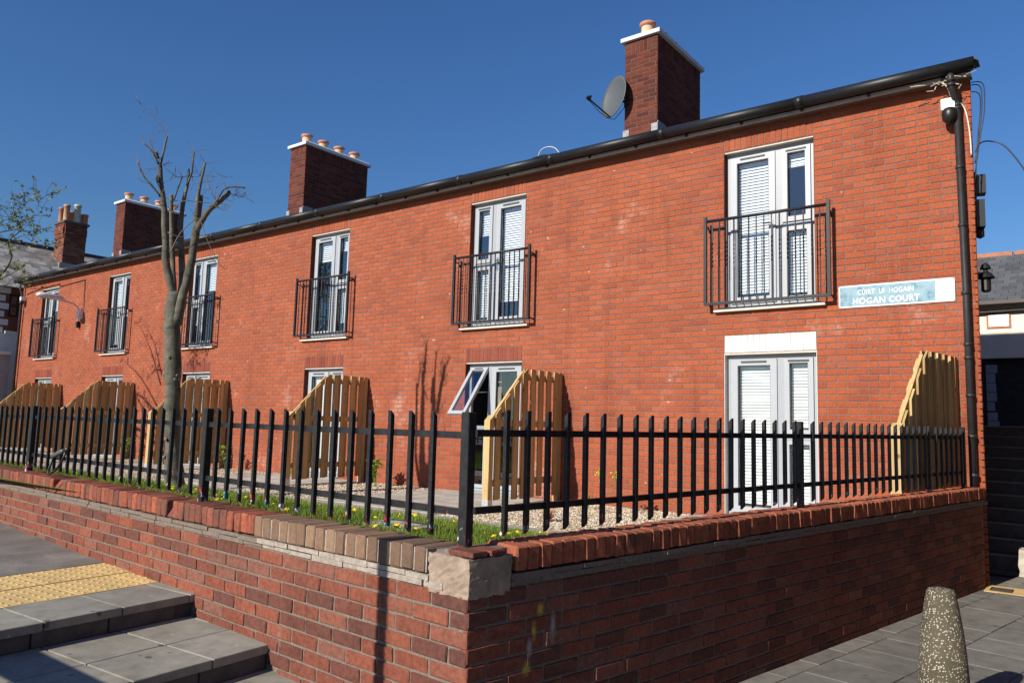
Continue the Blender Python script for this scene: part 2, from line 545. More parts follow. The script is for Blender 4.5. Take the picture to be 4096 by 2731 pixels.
# ------------------------------------------------------------------ lines of the place
C_ = 0.08                                   # one brick course
CO = Vector((1.715, -7.2, 0))               # street corner of the garden wall
DL = Vector((-0.99824, 0.0592, 0)).normalized()   # street wall runs this way
NL = Vector((-DL.y, DL.x, 0))               # and faces this way
DR = Vector((0.17246, 0.98502, 0)).normalized()   # side wall runs this way
NR = Vector((DR.y, -DR.x, 0))
WX = [0.0, -4.6215, -9.0283, -13.767, -17.984, -22.448]   # left jambs of the six bays
WW = 1.2
Z_LIN = 2.863
Z_HEAD = Z_LIN + 32 * C_
Z_LOW = Z_LIN - 3 * C_
Z_SILL = Z_LIN + 4 * C_
X_END, X_COR = -24.0, 2.972
Z_EAVE = Z_LIN + 36 * C_
Z_LAWN = lambda y: 0.45 if y > -2.8 else (0.45 + (-2.8 - y) * 0.0526 if y > -3.75 else 0.53 + (-3.75 - y) * 0.125)
SCREEN_X = [None, -2.65, -7.09, -11.75, -16.1, -20.45]

def rz_of(a):
    return math.atan2(a.y, a.x)

# ------------------------------------------------------------------ ground, pavements, steps
g = MB(); g.add([(-400, -400, -0.07), (400, -400, -0.07), (400, 400, -0.07), (-400, 400, -0.07)], [(0, 1, 2, 3)])
structure(g.build('ground', 'town_ground'))

pv = MB()
P = lambda s, q, z=0.0: CO + DR * s + NR * q + Vector((0, 0, z))
pv.add([P(-6, 0, -.012), P(-6, 12, -.012), P(9, 12, -.012), P(9, 0, -.012)], [(0, 1, 2, 3)])
pave = structure(pv.build('pavement', 'joint_sand'))
qs = [0.004, 0.158, 0.64, 1.12, 1.60, 2.08, 2.56]
sl_mesh = {}
for i in range(len(qs) - 1):
    w = qs[i + 1] - qs[i]
    n = 0
    s = -1.0 + (0.22 if i % 2 else 0.0)
    while s < 8.6:
        key = (round(w, 3), n % 3)
        if key not in sl_mesh:
            sl_mesh[key] = bevel_box(w - .007, 0.443, 0.04, 0.003, 0.0006, n, 'paving_slab', 'paving_grey')
        # local x = outwards from the wall, local y = along the wall
        b = P(s, qs[i], -0.040 + random.uniform(0, .0012))
        if not (i == 0 and s > 7.1):
            o = obj('paving_slab', sl_mesh[key], pave, b, rz_of(NR))
            o.rotation_euler.x = random.uniform(-.004, .004); o.rotation_euler.y = random.uniform(-.004, .004)
        n += 1; s += 0.45

# buff kerb strip and drain grate at the foot of the house corner
bm_ = MB()
bm_.box(2.955, 4.6, -0.36, 0.05, -0.02, 0.006)
structure(bm_.build('buff_paving_strip', 'tactile_buff'))
gr = thing('drain_grate', 'rusty iron drain grate set in buff paving at the house corner', 'drain grate', (3.1, -0.2, 0.006))
gf = MB(); gf.box(-.10, .10, -.10, -.085, 0, .008); gf.box(-.10, .10, .085, .10, 0, .008); gf.box(-.10, -.085, -.085, .085, 0, .008); gf.box(.085, .10, -.085, .085, 0, .008)
gf.build('frame', 'grate_iron', gr)
gb = MB(); gb.box(-.085, .085, -.085, .085, 0.0005, .0015); gb.build('pit', 'black_plastic', gr)
for i in range(6):
    b = MB(); b.box(-.085, .085, -.075 + i * .027, -.064 + i * .027, .0015, .007); b.build('bar', 'grate_iron', gr)

# steps up to the left
EQ = Vector((0.07, -0.9975, 0)).normalized()
XH = Vector((-EQ.y, EQ.x, 0))               # down the steps
SP = lambda s, q, z: CO - XH * s + EQ * q + Vector((0, 0, z))
def sq(mb, s0, s1, q0, q1, z0, z1, tint=0.0):
    mb.obox(SP(s1, q1, z0), XH * (s1 - s0), EQ * (q0 - q1), Vector((0, 0, z1 - z0)), tint)
QMAX = 2.05
QJ = [-.47] + [.155 + .453 * k for k in range(-1, 4)]
st = MB()
for (s0, s1, z1) in ((0.62, 1.61, .10), (1.61, 2.515, .235), (2.515, 3.95, .375)):
    sq(st, s0, s1, -.45, QMAX, -0.06, z1)
steps = structure(st.build('steps', 'step_dark'))
for (s0, z1) in ((1.61, .235), (2.515, .375), (.62, .10)):          # riser blocks
    q = -.2
    while q < QMAX - .2:
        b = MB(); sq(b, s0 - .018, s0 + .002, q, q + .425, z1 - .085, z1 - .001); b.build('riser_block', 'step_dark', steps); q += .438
row_list = [(0.60, 1.06, .15), (1.065, 1.585, .15), (1.575, 2.017, .285), (2.025, 2.50, .285), (2.475, 2.985, .425)]
for ri, (s0, s1, z1) in enumerate(row_list):
    for k in range(len(QJ) - 1):
        q, q1 = QJ[k], QJ[k + 1]
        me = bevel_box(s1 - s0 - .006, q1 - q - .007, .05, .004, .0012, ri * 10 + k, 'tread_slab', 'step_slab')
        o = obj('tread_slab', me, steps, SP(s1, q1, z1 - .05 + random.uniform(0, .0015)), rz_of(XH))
# tactile slabs
def tactile_mesh():
    mb = MB()
    w, d = .459, .446
    mb.box(0, w, 0, d, 0, .045)
    for i in range(6):
        for j in range(6):
            cx = .038 + i * .0765; cy = .037 + j * .0743
            mb.lathe([(.0125, 0), (.0105, .004), (.0055, .0055)], 8, (cx, cy, .045))
    return mb.mesh('tactile_slab', 'tactile_buff')
tm = tactile_mesh()
for (s0, s1) in ((2.99, 3.452), (3.456, 3.918)):
    for k in range(-1, 5):
        q = -.298 + k * .453
        obj('tactile_slab', tm, steps, SP(s1, q + .446, .381 + .004 * (s0 > 3.2)), rz_of(XH))

fp = MB()
def tz(s): return 0.432 + max(0, s - 3.92) * 0.0165
ss = [3.925, 5, 6.5, 8, 10, 14, 20, 30]
WP = lambda s, q, z: CO + DL * s + NL * q + Vector((0, 0, z))
fp.add([SP(3.925, -.6, tz(3.925)), WP(5, -.05, tz(5)), WP(5, 7, tz(5)), SP(3.925, 7, tz(3.925))], [(0, 1, 2, 3)])
for a, b in zip(ss[1:-1], ss[2:]):
    fp.add([WP(a, -.05, tz(a)), WP(b, -.05, tz(b)), WP(b, 7, tz(b)), WP(a, 7, tz(a))], [(0, 1, 2, 3)])
fp.add([SP(.62, QMAX, .002), SP(.62, 7, .002), SP(3.925, 7, .432), SP(3.925, QMAX, .432)], [(0, 3, 2, 1)])
structure(fp.build('footpath', 'tarmac'))

# ------------------------------------------------------------------ garden ground
def xr(y):                                  # inner line of the side wall
    return 1.715 + .17508 * (y + 7.2) - .20
lw = MB()
ys = [-3.75 - .4 * i for i in range(9)]
for a, b in zip(ys[:-1], ys[1:]):
    lw.add([(-24, a, Z_LAWN(a)), (xr(a), a, Z_LAWN(a)), (xr(b), b, Z_LAWN(b)), (-24, b, Z_LAWN(b))], [(0, 3, 2, 1)])
structure(lw.build('lawn', 'lawn_soil'))
gv = MB(); gv.add([(-24, 0, .438), (2.8, 0, .438), (2.4, -2.82, .438), (-24, -2.82, .438)], [(0, 3, 2, 1)])
structure(gv.build('gravel_bed', 'gravel_bed'))
# kerb line / wall foot of the house under the garden level is hidden; path and patios
pb = MB(); pb.add([(-24, -2.8, .44), (xr(-2.8), -2.8, .44), (xr(-3.75), -3.75, .488), (-24, -3.75, .488)], [(0, 3, 2, 1)])
path = structure(pb.build('garden_path', 'joint_sand'))
psl = [bevel_box(.593, .468, .035, .003, .001, 50 + i, 'path_slab', 'patio_slab') for i in range(3)]
sl = math.atan2(.05, .95)
for r in range(2):
    x = 1.55 + .3 * r
    k = 0
    while x > -15:
        y0 = -2.81 - .474 * (r + 1)
        if x + .6 < xr(y0) + .05:
            o = obj('path_slab', psl[k % 3], path, (x, y0, .434 + (-2.81 - y0) * .0526 + .001 - .018), 0)
            o.rotation_euler = (-sl, 0, 0)
        x -= .6; k += 1
mz = [bevel_box(.443, .443, .035, .003, .001, 60 + i, 'patio_slab', 'patio_slab') for i in range(3)]
for bi, x0 in enumerate(WX):
    xs = (SCREEN_X[bi] if bi else 2.3)
    mb = MB(); mb.box(x0 - .45, xs + .02, -2.79, -.002, .36, .442)
    pt = structure(mb.build('patio', 'joint_sand' if bi < 3 else 'patio_slab'))
    if bi < 3:
        x = x0 - .43
        k = 0
        while x + .45 < xs + .05:
            for j in range(6):
                obj('patio_slab', mz[(k + j) % 3], pt, (x, -.46 - j * .452, .417 + random.uniform(0, .001)))
            x += .452; k += 1

# ------------------------------------------------------------------ brick laying
class Frame:
    def __init__(s, O, a, n):
        s.O = Vector(O); s.a = Vector(a).normalized(); s.n = Vector(n).normalized()
        s.rz = math.atan2(s.a.y, s.a.x)
    def P(s, u, z, d=0.0):
        return s.O + s.a * u + s.n * d + Vector((0, 0, z))

BQ = [(0, 1, 2, 3), (4, 5, 1, 0), (5, 6, 2, 1), (6, 7, 3, 2), (7, 4, 0, 3), (8, 9, 5, 4), (9, 10, 6, 5), (10, 11, 7, 6), (11, 8, 4, 7)]
def brick_local(w, h, rr, b=.004, dep=.05, jit=.0016):
    j = lambda q: rr.uniform(-q, q)
    off = rr.uniform(-.0015, .0018)
    v = []
    for (x, z) in ((b, b), (w - b, b), (w - b, h - b), (b, h - b)):
        v.append((x + j(jit), off + j(jit * .6), z + j(jit * .5)))
    for (x, z) in ((0, 0), (w, 0), (w, h), (0, h)):
        v.append((x + j(jit * .6), off - b, z + j(jit * .5)))
    for (x, z) in ((0, 0), (w, 0), (w, h), (0, h)):
        v.append((x, -dep, z))
    return v          # (u, outward, z)
def add_brick(mb, fr, u, z, w, h, rr, **kw):
    mb.add([fr.P(u + a, z + c, d) for a, d, c in brick_local(w, h, rr, **kw)], BQ if fr.a.cross(Vector((0, 0, 1))).dot(fr.n) > 0 else [f[::-1] for f in BQ], rr.random())
BRICK_CACHE = {}
def brick_obj(fr, u, z, w, h, rr, mat, parent, name='brick', loc0=Vector((0, 0, 0)), **kw):
    key = (round(w, 3), round(h, 3), mat, rr.randrange(4), fr.a.cross(Vector((0, 0, 1))).dot(fr.n) > 0, tuple(kw.items()))
    if key not in BRICK_CACHE:
        q = random.Random(str(key))
        flip = not key[4]
        sgn = 1 if flip else -1          # outward is local -y when a x up = n
        v = [(a, sgn * d, c) for a, d, c in brick_local(w, h, q, **kw)]
        me = bpy.data.meshes.new(name)
        me.from_pydata(v, [], [f[::-1] for f in BQ] if flip else BQ)
        me.materials.append(MAT[mat]); me.update()
        BRICK_CACHE[key] = me
    return obj(name, BRICK_CACHE[key], parent, fr.P(u, z) - loc0, fr.rz)

def clip(u0, u1, z0, z1, holes):
    """split the span u0..u1 of one course around the openings"""
    segs = [(u0, u1)]
    for (a, b, c, d) in holes:
        if z1 <= c + .01 or z0 >= d - .01: continue
        nx = []
        for (p, q) in segs:
            if q <= a or p >= b: nx.append((p, q)); continue
            if p < a: nx.append((p, a))
            if q > b: nx.append((b, q))
        segs = nx
    return segs
def courses(u0, u1, z_list, holes, pitch=.24, joint=.012, phase=0.0):
    out = []
    for k, z in enumerate(z_list):
        off = phase + (pitch / 2 if k % 2 else 0)
        i = math.floor((u0 - off) / pitch)
        u = off + i * pitch
        while u < u1:
            a, b = max(u, u0), min(u + pitch, u1)
            for (p, q) in clip(a, b, z, z + C_, holes):
                if q - p > .045:
                    out.append((p + joint / 2, z + joint / 2, q - p - joint, C_ - joint))
            u += pitch
    return out

# ------------------------------------------------------------------ the terrace
house = thing('terrace_house', 'long two-storey red brick terrace with black gutter and three brick chimneys', 'house', (0, 0, 0))
FF = Frame((0, 0, 0), (1, 0, 0), (0, -1, 0))
holes = []
for x in WX:
    holes.append((x, x + WW, Z_SILL, Z_HEAD + 3 * C_))
    holes.append((x, x + WW, .44, Z_LIN))
holes_lo = [(x, x + WW, .44, Z_LOW) for x in WX] + [(x, x + WW, Z_SILL, Z_HEAD) for x in WX]
# mortar core with real openings
mc = MB()
zb = [-.05, .44, Z_LOW, Z_SILL, Z_HEAD, Z_EAVE + .05]
for zi in range(5):
    z0, z1 = zb[zi], zb[zi + 1]
    if zi in (1, 3):
        xs = [X_END] + sorted([v for x in WX for v in (x, x + WW)]) + [X_COR - .03]
        for i in range(0, len(xs), 2):
            mc.box(xs[i], xs[i + 1], .006, .155, z0, z1)
    else:
        mc.box(X_END, X_COR - .03, .006, .155, z0, z1)
mc.build('wall', 'facade_mortar', house)
rr = random.Random(3)
zl = [Z_LIN + C_ * (k - 36) for k in range(72)]
bricks = courses(X_END, X_COR, zl, holes)
def score(b):
    p = Vector((b[0] + b[2] / 2, 0, b[1] + .03)) - CAM
    vis = b[1] > 1.25
    return (0 if vis else 10) + p.length - b[2]
bricks.sort(key=score)
joined = MB()
for i, (u, z, w, h) in enumerate(bricks):
    if i < 285:
        brick_obj(FF, u, z, w, h, rr, 'facade_brick', house)
    else:
        add_brick(joined, FF, u, z, w, h, rr)
# gable end, running back at an angle
GA = Vector((-.2, 1, 0)).normalized()
FG = Frame((X_COR, 0, 0), GA, Vector((GA.y, -GA.x, 0)))
gm = MB()
A = [FG.P(.0, -.05, -.006), FG.P(5.3, -.05, -.006), FG.P(5.3, Z_EAVE, -.006), FG.P(3.05, 7.05, -.006), FG.P(0.0, Z_EAVE, -.006)]
gm.add(A, [(0, 1, 2, 3, 4)])
B = [Vector((X_END, .13, -.05)), Vector((X_END, 5.2, -.05)), Vector((X_END, 5.2, Z_EAVE)), Vector((X_END, 3, 7.05)), Vector((X_END, .13, Z_EAVE))]
gm.add(B, [(4, 3, 2, 1, 0)])
gm.add([A[1], B[1], B[2], A[2]], [(0, 1, 2, 3)])
gm.build('rear_wall', 'facade_mortar', house)
for b in courses(0.0, 5.28, zl, [], phase=.12):
    add_brick(joined, FG, *b, rr)
tag(joined.build('brickwork', 'facade_brick', house), kind='stuff')
# soldier lintels: each a part, its bricks sub-parts
for bi, x in enumerate(WX):
    for up in (1, 0):
        z0 = Z_HEAD if up else Z_LOW
        mat = 'painted_brick' if (bi == 0 and not up) else ('facade_brick' if up else 'lintel_brick')
        lm = MB(); lm.box(x, x + WW, .0065, .10, z0 - .004, z0 + 3 * C_)
        ln = lm.build('lintel', 'painted_brick' if mat == 'painted_brick' else 'facade_mortar', house)
        if mat == 'painted_brick':
            ln['label'] = 'white painted soldier course over the door'
        if bi < 3:
            for k in range(15):
                brick_obj(FF, x + k * .08 + (.002 if 'painted' in mat else .006), z0 + .006, .076 if 'painted' in mat else .068, .228, rr, mat, ln)
        else:
            mb = MB()
            for k in range(15): add_brick(mb, FF, x + k * .08 + .006, z0 + .006, .068, .228, rr)
            tag(mb.build('soldier_course', mat, ln), kind='stuff')

# windows -----------------------------------------------------------
def slats(x0, x1, z0, z1, y, pitch=.042):
    mb = MB()
    z = z1 - .02
    mb.box(x0, x1, y - .012, y + .012, z1 - .02, z1)
    while z > z0 + .02:
        mb.add([(x0, y - .008, z - .0425), (x1, y - .008, z - .0425), (x1, y + .008, z - .0065), (x0, y + .008, z - .0065)], [(0, 1, 2, 3)])
        z -= pitch
    mb.box(x0, x1, y - .012, y + .012, z0, z0 + .02)
    return mb
def ring(mb, x0, x1, z0, z1, w, y0, y1):
    mb.box(x0, x0 + w, y0, y1, z0, z1); mb.box(x1 - w, x1, y0, y1, z0, z1)
    mb.box(x0 + w, x1 - w, y0, y1, z1 - w, z1); mb.box(x0 + w, x1 - w, y0, y1, z0, z0 + w)
def window(bi, x, z0, z1, wide_left, blinds, open_narrow=False, door=False):
    fr = MB()
    Y0, Y1 = .10, .152
    fr.box(x + .002, x + .06, Y0, Y1, z0, z1 - .002); fr.box(x + WW - .06, x + WW - .002, Y0, Y1, z0, z1 - .002)
    fr.box(x + .06, x + WW - .06, Y0, Y1, z1 - .075, z1 - .002); fr.box(x + .06, x + WW - .06, Y0, Y1, z0, z0 + .05)
    if wide_left: wl, wr, nl_, nr_ = x + .065, x + .675, x + .77, x + WW - .065
    else: nl_, nr_, wl, wr = x + .065, x + .43, x + .525, x + WW - .065
    ml, mr = (wr + .004, nl_ - .004) if wide_left else (nr_ + .004, wl - .004)
    fr.box(ml, mr, Y0 - .004, Y1, z0 + .05, z1 - .075)
    w = fr.build('window', 'upvc', house)
    zt, zbm = z1 - .08, z0 + .055
    zm = z0 + (z1 - z0) * .49
    # broad leaf
    def leaf(a, b, c, d, wd, key, vent, yo=0.0):
        s = MB(); ring(s, a, b, c, d, wd, Y0 - .022 + yo, Y1 - .012 + yo); s.build('sash', 'upvc_sash', w)
        p = MB(); p.box(a + wd, b - wd, .122, .128, c + wd, d - wd); p.build('pane', 'window_glass', w)
        gk = MB(); ring(gk, a + wd - .001, b - wd + .001, c + wd - .001, d - wd + .001,   .008, Y0 - .012, .121); gk.build('gasket', 'vent_dark', w)
        if vent:
            v = MB(); mid = (a + b) / 2; hw = min(.17, (b - a) * .36)
            v.box(mid - hw, mid + hw, Y0 - .036, Y0 - .022, d - .045, d - .025); v.build('trickle_vent', 'vent_dark', w)
        f0 = blinds.get(key, 0)
        if f0:
            top = d - wd + .01; bot = top - f0 * (d - c - 2 * wd)
            slats(a + wd - .01, b - wd + .01, bot, top, .185).build('blind', 'blind_white', w)
    leaf(wl, wr, zbm, zt, .085, 'wide', True)
    h = MB(); hx = wr - .045 if wide_left else wl + .045
    h.box(hx - .013, hx + .013, .064, .077, zm - .12, zm + .10); h.tube([(hx, .064, zm + .04), (hx, .035, zm + .04), (hx + (-.11 if wide_left else .11), .035, zm + .04)], .009, 6)
    h.build('handle', 'chrome', w)
    tr = MB(); tr.box(nl_, nr_, Y0, Y1, zm - .03, zm + .03); tr.build('transom', 'upvc', w)
    leaf(nl_, nr_, zbm, zm - .034, .055, 'low', False)
    if not open_narrow:
        leaf(nl_, nr_, zm + .034, zt, .065, 'top', True)
    else:
        a, b = nl_ - .005, nr_ + .005
        L = zt - zm - .03
        th = R_(36)
        pv_ = Vector((0, Y0 - .02, zt))
        ax = Vector((0, -math.sin(th), -math.cos(th))); nn = Vector((0, -math.cos(th), math.sin(th)))
        s = MB()
        wd = .06
        for (u0, u1, v0, v1) in ((a, a + wd, 0, L), (b - wd, b, 0, L), (a + wd, b - wd, 0, wd), (a + wd, b - wd, L - wd, L)):
            s.obox(pv_ + Vector((u0, 0, 0)) + ax * v1, Vector((u1 - u0, 0, 0)), nn * -.05, ax * (v0 - v1))
        so = s.build('open_sash', 'upvc_sash', w)
        so['label'] = 'top-hung sash standing open'
        p = MB(); p.obox(pv_ + Vector((a + wd, 0, 0)) + ax * (L - wd) + nn * -.022, Vector((b - a - 2 * wd, 0, 0)), nn * -.006, ax * -(L - 2 * wd)); p.build('pane', 'window_glass', w)
        v = MB(); v.obox(pv_ + Vector((a + .1, 0, 0)) + ax * .045 + nn * .012, Vector((b - a - .2, 0, 0)), nn * -.012, ax * -.02); v.build('trickle_vent', 'vent_dark', w)
        sty = MB(); p0 = pv_ + Vector((b - .02, .03, -.42)); p1 = pv_ + Vector((b - .02, 0, 0)) + ax * .55
        sty.tube([p0, p1], .007, 5); sty.tube([pv_ + Vector((b - .02, .03, -.05)), pv_ + Vector((b - .02, 0, 0)) + ax * .40], .006, 5); sty.build('stay', 'galvanised', w)
    # head trim and room behind
    hd = MB(); hd.box(x + .002, x + WW - .002, .012, .099, z1 - .022, z1 - .006); hd.build('head_trim', 'sill_stone', w)
    rm = MB()
    X0, X1, Ya, Yb, Za, Zb = x - .15, x + WW + .15, .156, 1.9, z0 - .02, z1 + .1
    v = [(X0, Ya, Za), (X1, Ya, Za), (X1, Yb, Za), (X0, Yb, Za), (X0, Ya, Zb), (X1, Ya, Zb), (X1, Yb, Zb), (X0, Yb, Zb)]
    rm.add(v, [(0, 1, 2, 3), (7, 6, 5, 4), (1, 5, 6, 2), (2, 6, 7, 3), (3, 7, 4, 0)])
    rm.build('room', 'room_dark', w)
    # reveals
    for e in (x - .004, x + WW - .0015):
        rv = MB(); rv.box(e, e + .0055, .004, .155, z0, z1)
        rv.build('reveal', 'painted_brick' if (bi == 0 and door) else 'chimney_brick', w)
    return w
UP = [dict(wide=.97, top=.20, low=.95), dict(wide=.86, top=.50, low=.93), dict(wide=.22, top=.3, low=.8), dict(wide=.35, top=.25, low=.5), dict(wide=.95, top=.2, low=.9), dict(wide=.3, top=.9, low=.9)]
LO = [dict(wide=.98, top=.98, low=.97), dict(), dict(wide=.9, top=.5, low=.9), dict(wide=.6), dict(wide=.5), dict()]
for bi, x in enumerate(WX):
    wl = bi % 2 == 0
    window(bi, x, Z_SILL + .06, Z_HEAD, wl, UP[bi])
    window(bi, x, .47, Z_LOW, wl, LO[bi], open_narrow=(bi == 1), door=True)
    sm = MB()
    sm.box(x - .13, x + WW + .13, -.07, .152, Z_SILL, Z_SILL + .028); sm.box(x - .07, x + WW + .07, -.035, .099, Z_SILL + .0285, Z_SILL + .06)
    sm.build('sill', 'sill_stone', house)
    th = MB(); th.box(x, x + WW, -.05, .13, .42, .468); th.build('door_threshold', 'upvc', house)
cur = MB(); cur.box(WX[1] + .18, WX[1] + .40, .5, .52, .5, 2.5); cur.build('curtain', 'room_curtain', house)
arm = MB(); arm.tube([(WX[1] + .95, .35, 3.35), (WX[1] + .93, .4, 3.7), (WX[1] + .75, .4, 3.72)], .05, 8); arm.tube([(WX[1] + .78, .4, 3.3), (WX[1] + 1.1, .4, 3.85)], .02, 6)
arm.build('chair_back', 'black_plastic', house)

# eaves -------------------------------------------------------------
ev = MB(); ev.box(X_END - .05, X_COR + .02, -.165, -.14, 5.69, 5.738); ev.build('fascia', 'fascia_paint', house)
ev = MB(); ev.box(X_END - .05, X_COR + .02, -.16, -.14, 5.7385, 5.83); ev.build('shaded_fascia', 'gutter_black', house)  # upper fascia coloured black to stand for the gutter's shade
ev = MB(); ev.box(X_END - .05, X_COR + .02, -.14, .004, 5.70, 5.712); ev.build('soffit', 'soffit', house)
gt = MB()
N = 14
for seg in range(14):
    x0 = X_END - .05 + seg * 1.935; x1 = x0 + 1.932
    gt.tube([(x0, -.24, 5.80), (x1, -.24, 5.80)], .072, N)
gt.build('gutter', 'gutter_black', house, True)
for seg in range(1, 14):
    x0 = X_END - .05 + seg * 1.935
    u = MB(); u.tube([(x0 - .05, -.24, 5.80), (x0 + .05, -.24, 5.80)], .078, N); u.build('gutter_union', 'gutter_black', house, True)
bk = MB()
for i in range(34): bk.box(X_END + .3 + i * .8, X_END + .33 + i * .8, -.2, -.155, 5.70, 5.79)
bk.build('gutter_bracket', 'gutter_black', house)
# roof
rf = MB()
rx = X_COR + .08
def roof_pt(x, y, z): return (x, y, z)
rf.add([(X_END - .1, -.26, 5.865), (rx, -.26, 5.865), (rx - .62, 3.0, 7.13), (X_END - .1, 3.0, 7.13), (X_END - .1, -.26, 5.83), (rx, -.26, 5.83), (rx - .62, 3.0, 7.05), (X_END - .1, 3.0, 7.05),
        (rx - 1.12, 5.4, 5.78), (X_END - .1, 5.4, 5.78)],
       [(0, 1, 2, 3), (3, 2, 8, 9), (4, 5, 1, 0), (1, 5, 6, 2), (7, 6, 5, 4), (2, 6, 8), (3, 9, 7), (0, 3, 7, 4)])
roof = rf.build('roof', 'slate_dark', house)
vs = MB()
rv_ = random.Random(5)
for i in range(16):
    t = i / 15
    x = rx - .62 * t + .012; y = -.22 + 3.2 * t; z = 5.825 + 1.295 * t
    vs.box(x - .3, x + rv_.uniform(-.01, .02), y, y + .22, z + rv_.uniform(0, .01), z + .018)
vs.build('verge_slates', 'slate_dark', roof)
# chimneys
def chimney(x0, x1, y0, y1, idx):
    cm = MB(); cm.box(x0 + .006, x1 - .006, y0 + .006, y1 - .006, 6.0, 8.43)
    ch = cm.build('chimney', 'side_mortar', house)
    F1 = Frame((x0, y0, 0), (1, 0, 0), (0, -1, 0)); F2 = Frame((x1, y0, 0), (0, 1, 0), (1, 0, 0))
    F3 = Frame((x0, y1, 0), (0, -1, 0), (-1, 0, 0))
    zt = 8.43
    zs = [zt - C_ * (k + 4) for k in range(27)]
    w1, w2 = x1 - x0, y1 - y0
    r = random.Random(idx)
    jm = MB()
    for fi, (F, w) in enumerate(((F1, w1), (F2, w2), (F3, w2))):
        bl = courses(0, w, zs, [], phase=(0 if fi == 0 else .12))
        so = []
        n = int((w - .24) / .08)
        pad = (w - n * .08) / 2
        for k in range(3):
            for e in (0, w - pad): so.append((e + .005, zt - C_ * (k + 1) + .006, pad - .01, .068))
        for k in range(n): so.append((pad + k * .08 + .006, zt - 3 * C_ + .006, .068, .228))
        for b in bl + so:
            if fi == 0 and idx < 2: brick_obj(F, *b, r, 'chimney_brick', ch)
            else: add_brick(jm, F, *b, r)
    tag(jm.build('brickwork', 'chimney_brick', ch), kind='stuff')
    cp = MB()
    o = .06
    cp.add([(x0 - o, y0 - o, zt), (x1 + o, y0 - o, zt), (x1 + o, y1 + o, zt), (x0 - o, y1 + o, zt),
            (x0 - o, y0 - o, zt + .07), (x1 + o, y0 - o, zt + .07), (x1 + o, y1 + o, zt + .07), (x0 - o, y1 + o, zt + .07),
            (x0 + .03, y0 + .03, zt + .125), (x1 - .03, y0 + .03, zt + .125), (x1 - .03, y1 - .03, zt + .125), (x0 + .03, y1 - .03, zt + .125)],
           [(3, 2, 1, 0), (0, 1, 5, 4), (1, 2, 6, 5), (2, 3, 7, 6), (3, 0, 4, 7), (4, 5, 9, 8), (5, 6, 10, 9), (6, 7, 11, 10), (7, 4, 8, 11), (8, 9, 10, 11)])
    cp.build('cap', 'cap_concrete', ch)
    for k in range(4):
        y = y0 + .24 + k * (w2 - .48) / 3
        p = MB(); p.lathe([(.115, 0), (.115, .2), (.118, .215)], 20, ((x0 + x1) / 2, y, zt + .10)); p.build('chimney_pot', 'pot_buff', ch, True)
        p = MB(); p.lathe([(.118, .205), (.145, .22), (.15, .245), (.145, .275), (.12, .285), (.10, .28), (.095, .24)], 20, ((x0 + x1) / 2, y, zt + .10)); p.build('chimney_pot_rim', 'pot_rim', ch, True)
    for bx in ((x0 - .02, x0 + .10, y0 - .012, y0 + .004, 6.50, 6.80), (x1 - .11, x1 + .012, y0 - .012, y0 + .004, 6.50, 6.82), (x1 + .001, x1 + .012, y0 + .005, y0 + .3, 6.50, 6.86)):
        fl = MB(); fl.box(*bx); fl.build('lead_flashing', 'lead', ch)
chimney(-2.49, -1.845, 1.6, 3.38, 0)
chimney(-12.19, -11.57, 1.6, 3.65, 1)
chimney(-21.5, -20.9, 1.6, 3.62, 2)
# rainwater pipe at the right
dp = MB()
dp.tube([(2.80, -.225, 5.75), (2.80, -.225, 5.62)], .036, 14)
dp.tube([(2.80, -.225, 5.62), (2.806, -.215, 5.57), (2.825, -.11, 5.47), (2.835, -.085, 5.42), (2.86, -.082, 3.2), (2.866, -.082, .98)], .037, 14)
pipe = dp.build('rainwater_pipe', 'pipe_grey', house, True)
for z in (5.66, 5.60, 5.40, 5.36, 4.66, 3.98, 3.2, 2.62, 2.47, 2.05, 1.60, 1.18):
    x = 2.80 if z > 5.5 else 2.835 + (5.42 - z) * .0085
    y = -.225 if z > 5.5 else -.083
    c = MB(); c.tube([(x, y, z - .018), (x, y, z + .018)], .044, 14); c.build('pipe_collar', 'pipe_grey', pipe, True)
# left rainwater pipes
dp = MB(); dp.tube([(X_END + .12, -.2, 5.76), (X_END + .12, -.12, 5.5), (X_END + .14, -.08, 5.38), (X_END + .14, -.08, .45)], .04, 10); dp.build('rainwater_pipe', 'pipe_grey', house, True)
# cable clipped along under the eave
cb = MB()
cb.tube([(X_END + .3, -.012, 5.36), (-22.5, -.012, 5.47), (-21.2, -.012, 5.49), (-21.2, -.012, 5.40), (-19.5, -.012, 5.46), (-19.45, -.012, 4.62)], .012, 5)
cb.build('wall_cable', 'gutter_black', house)

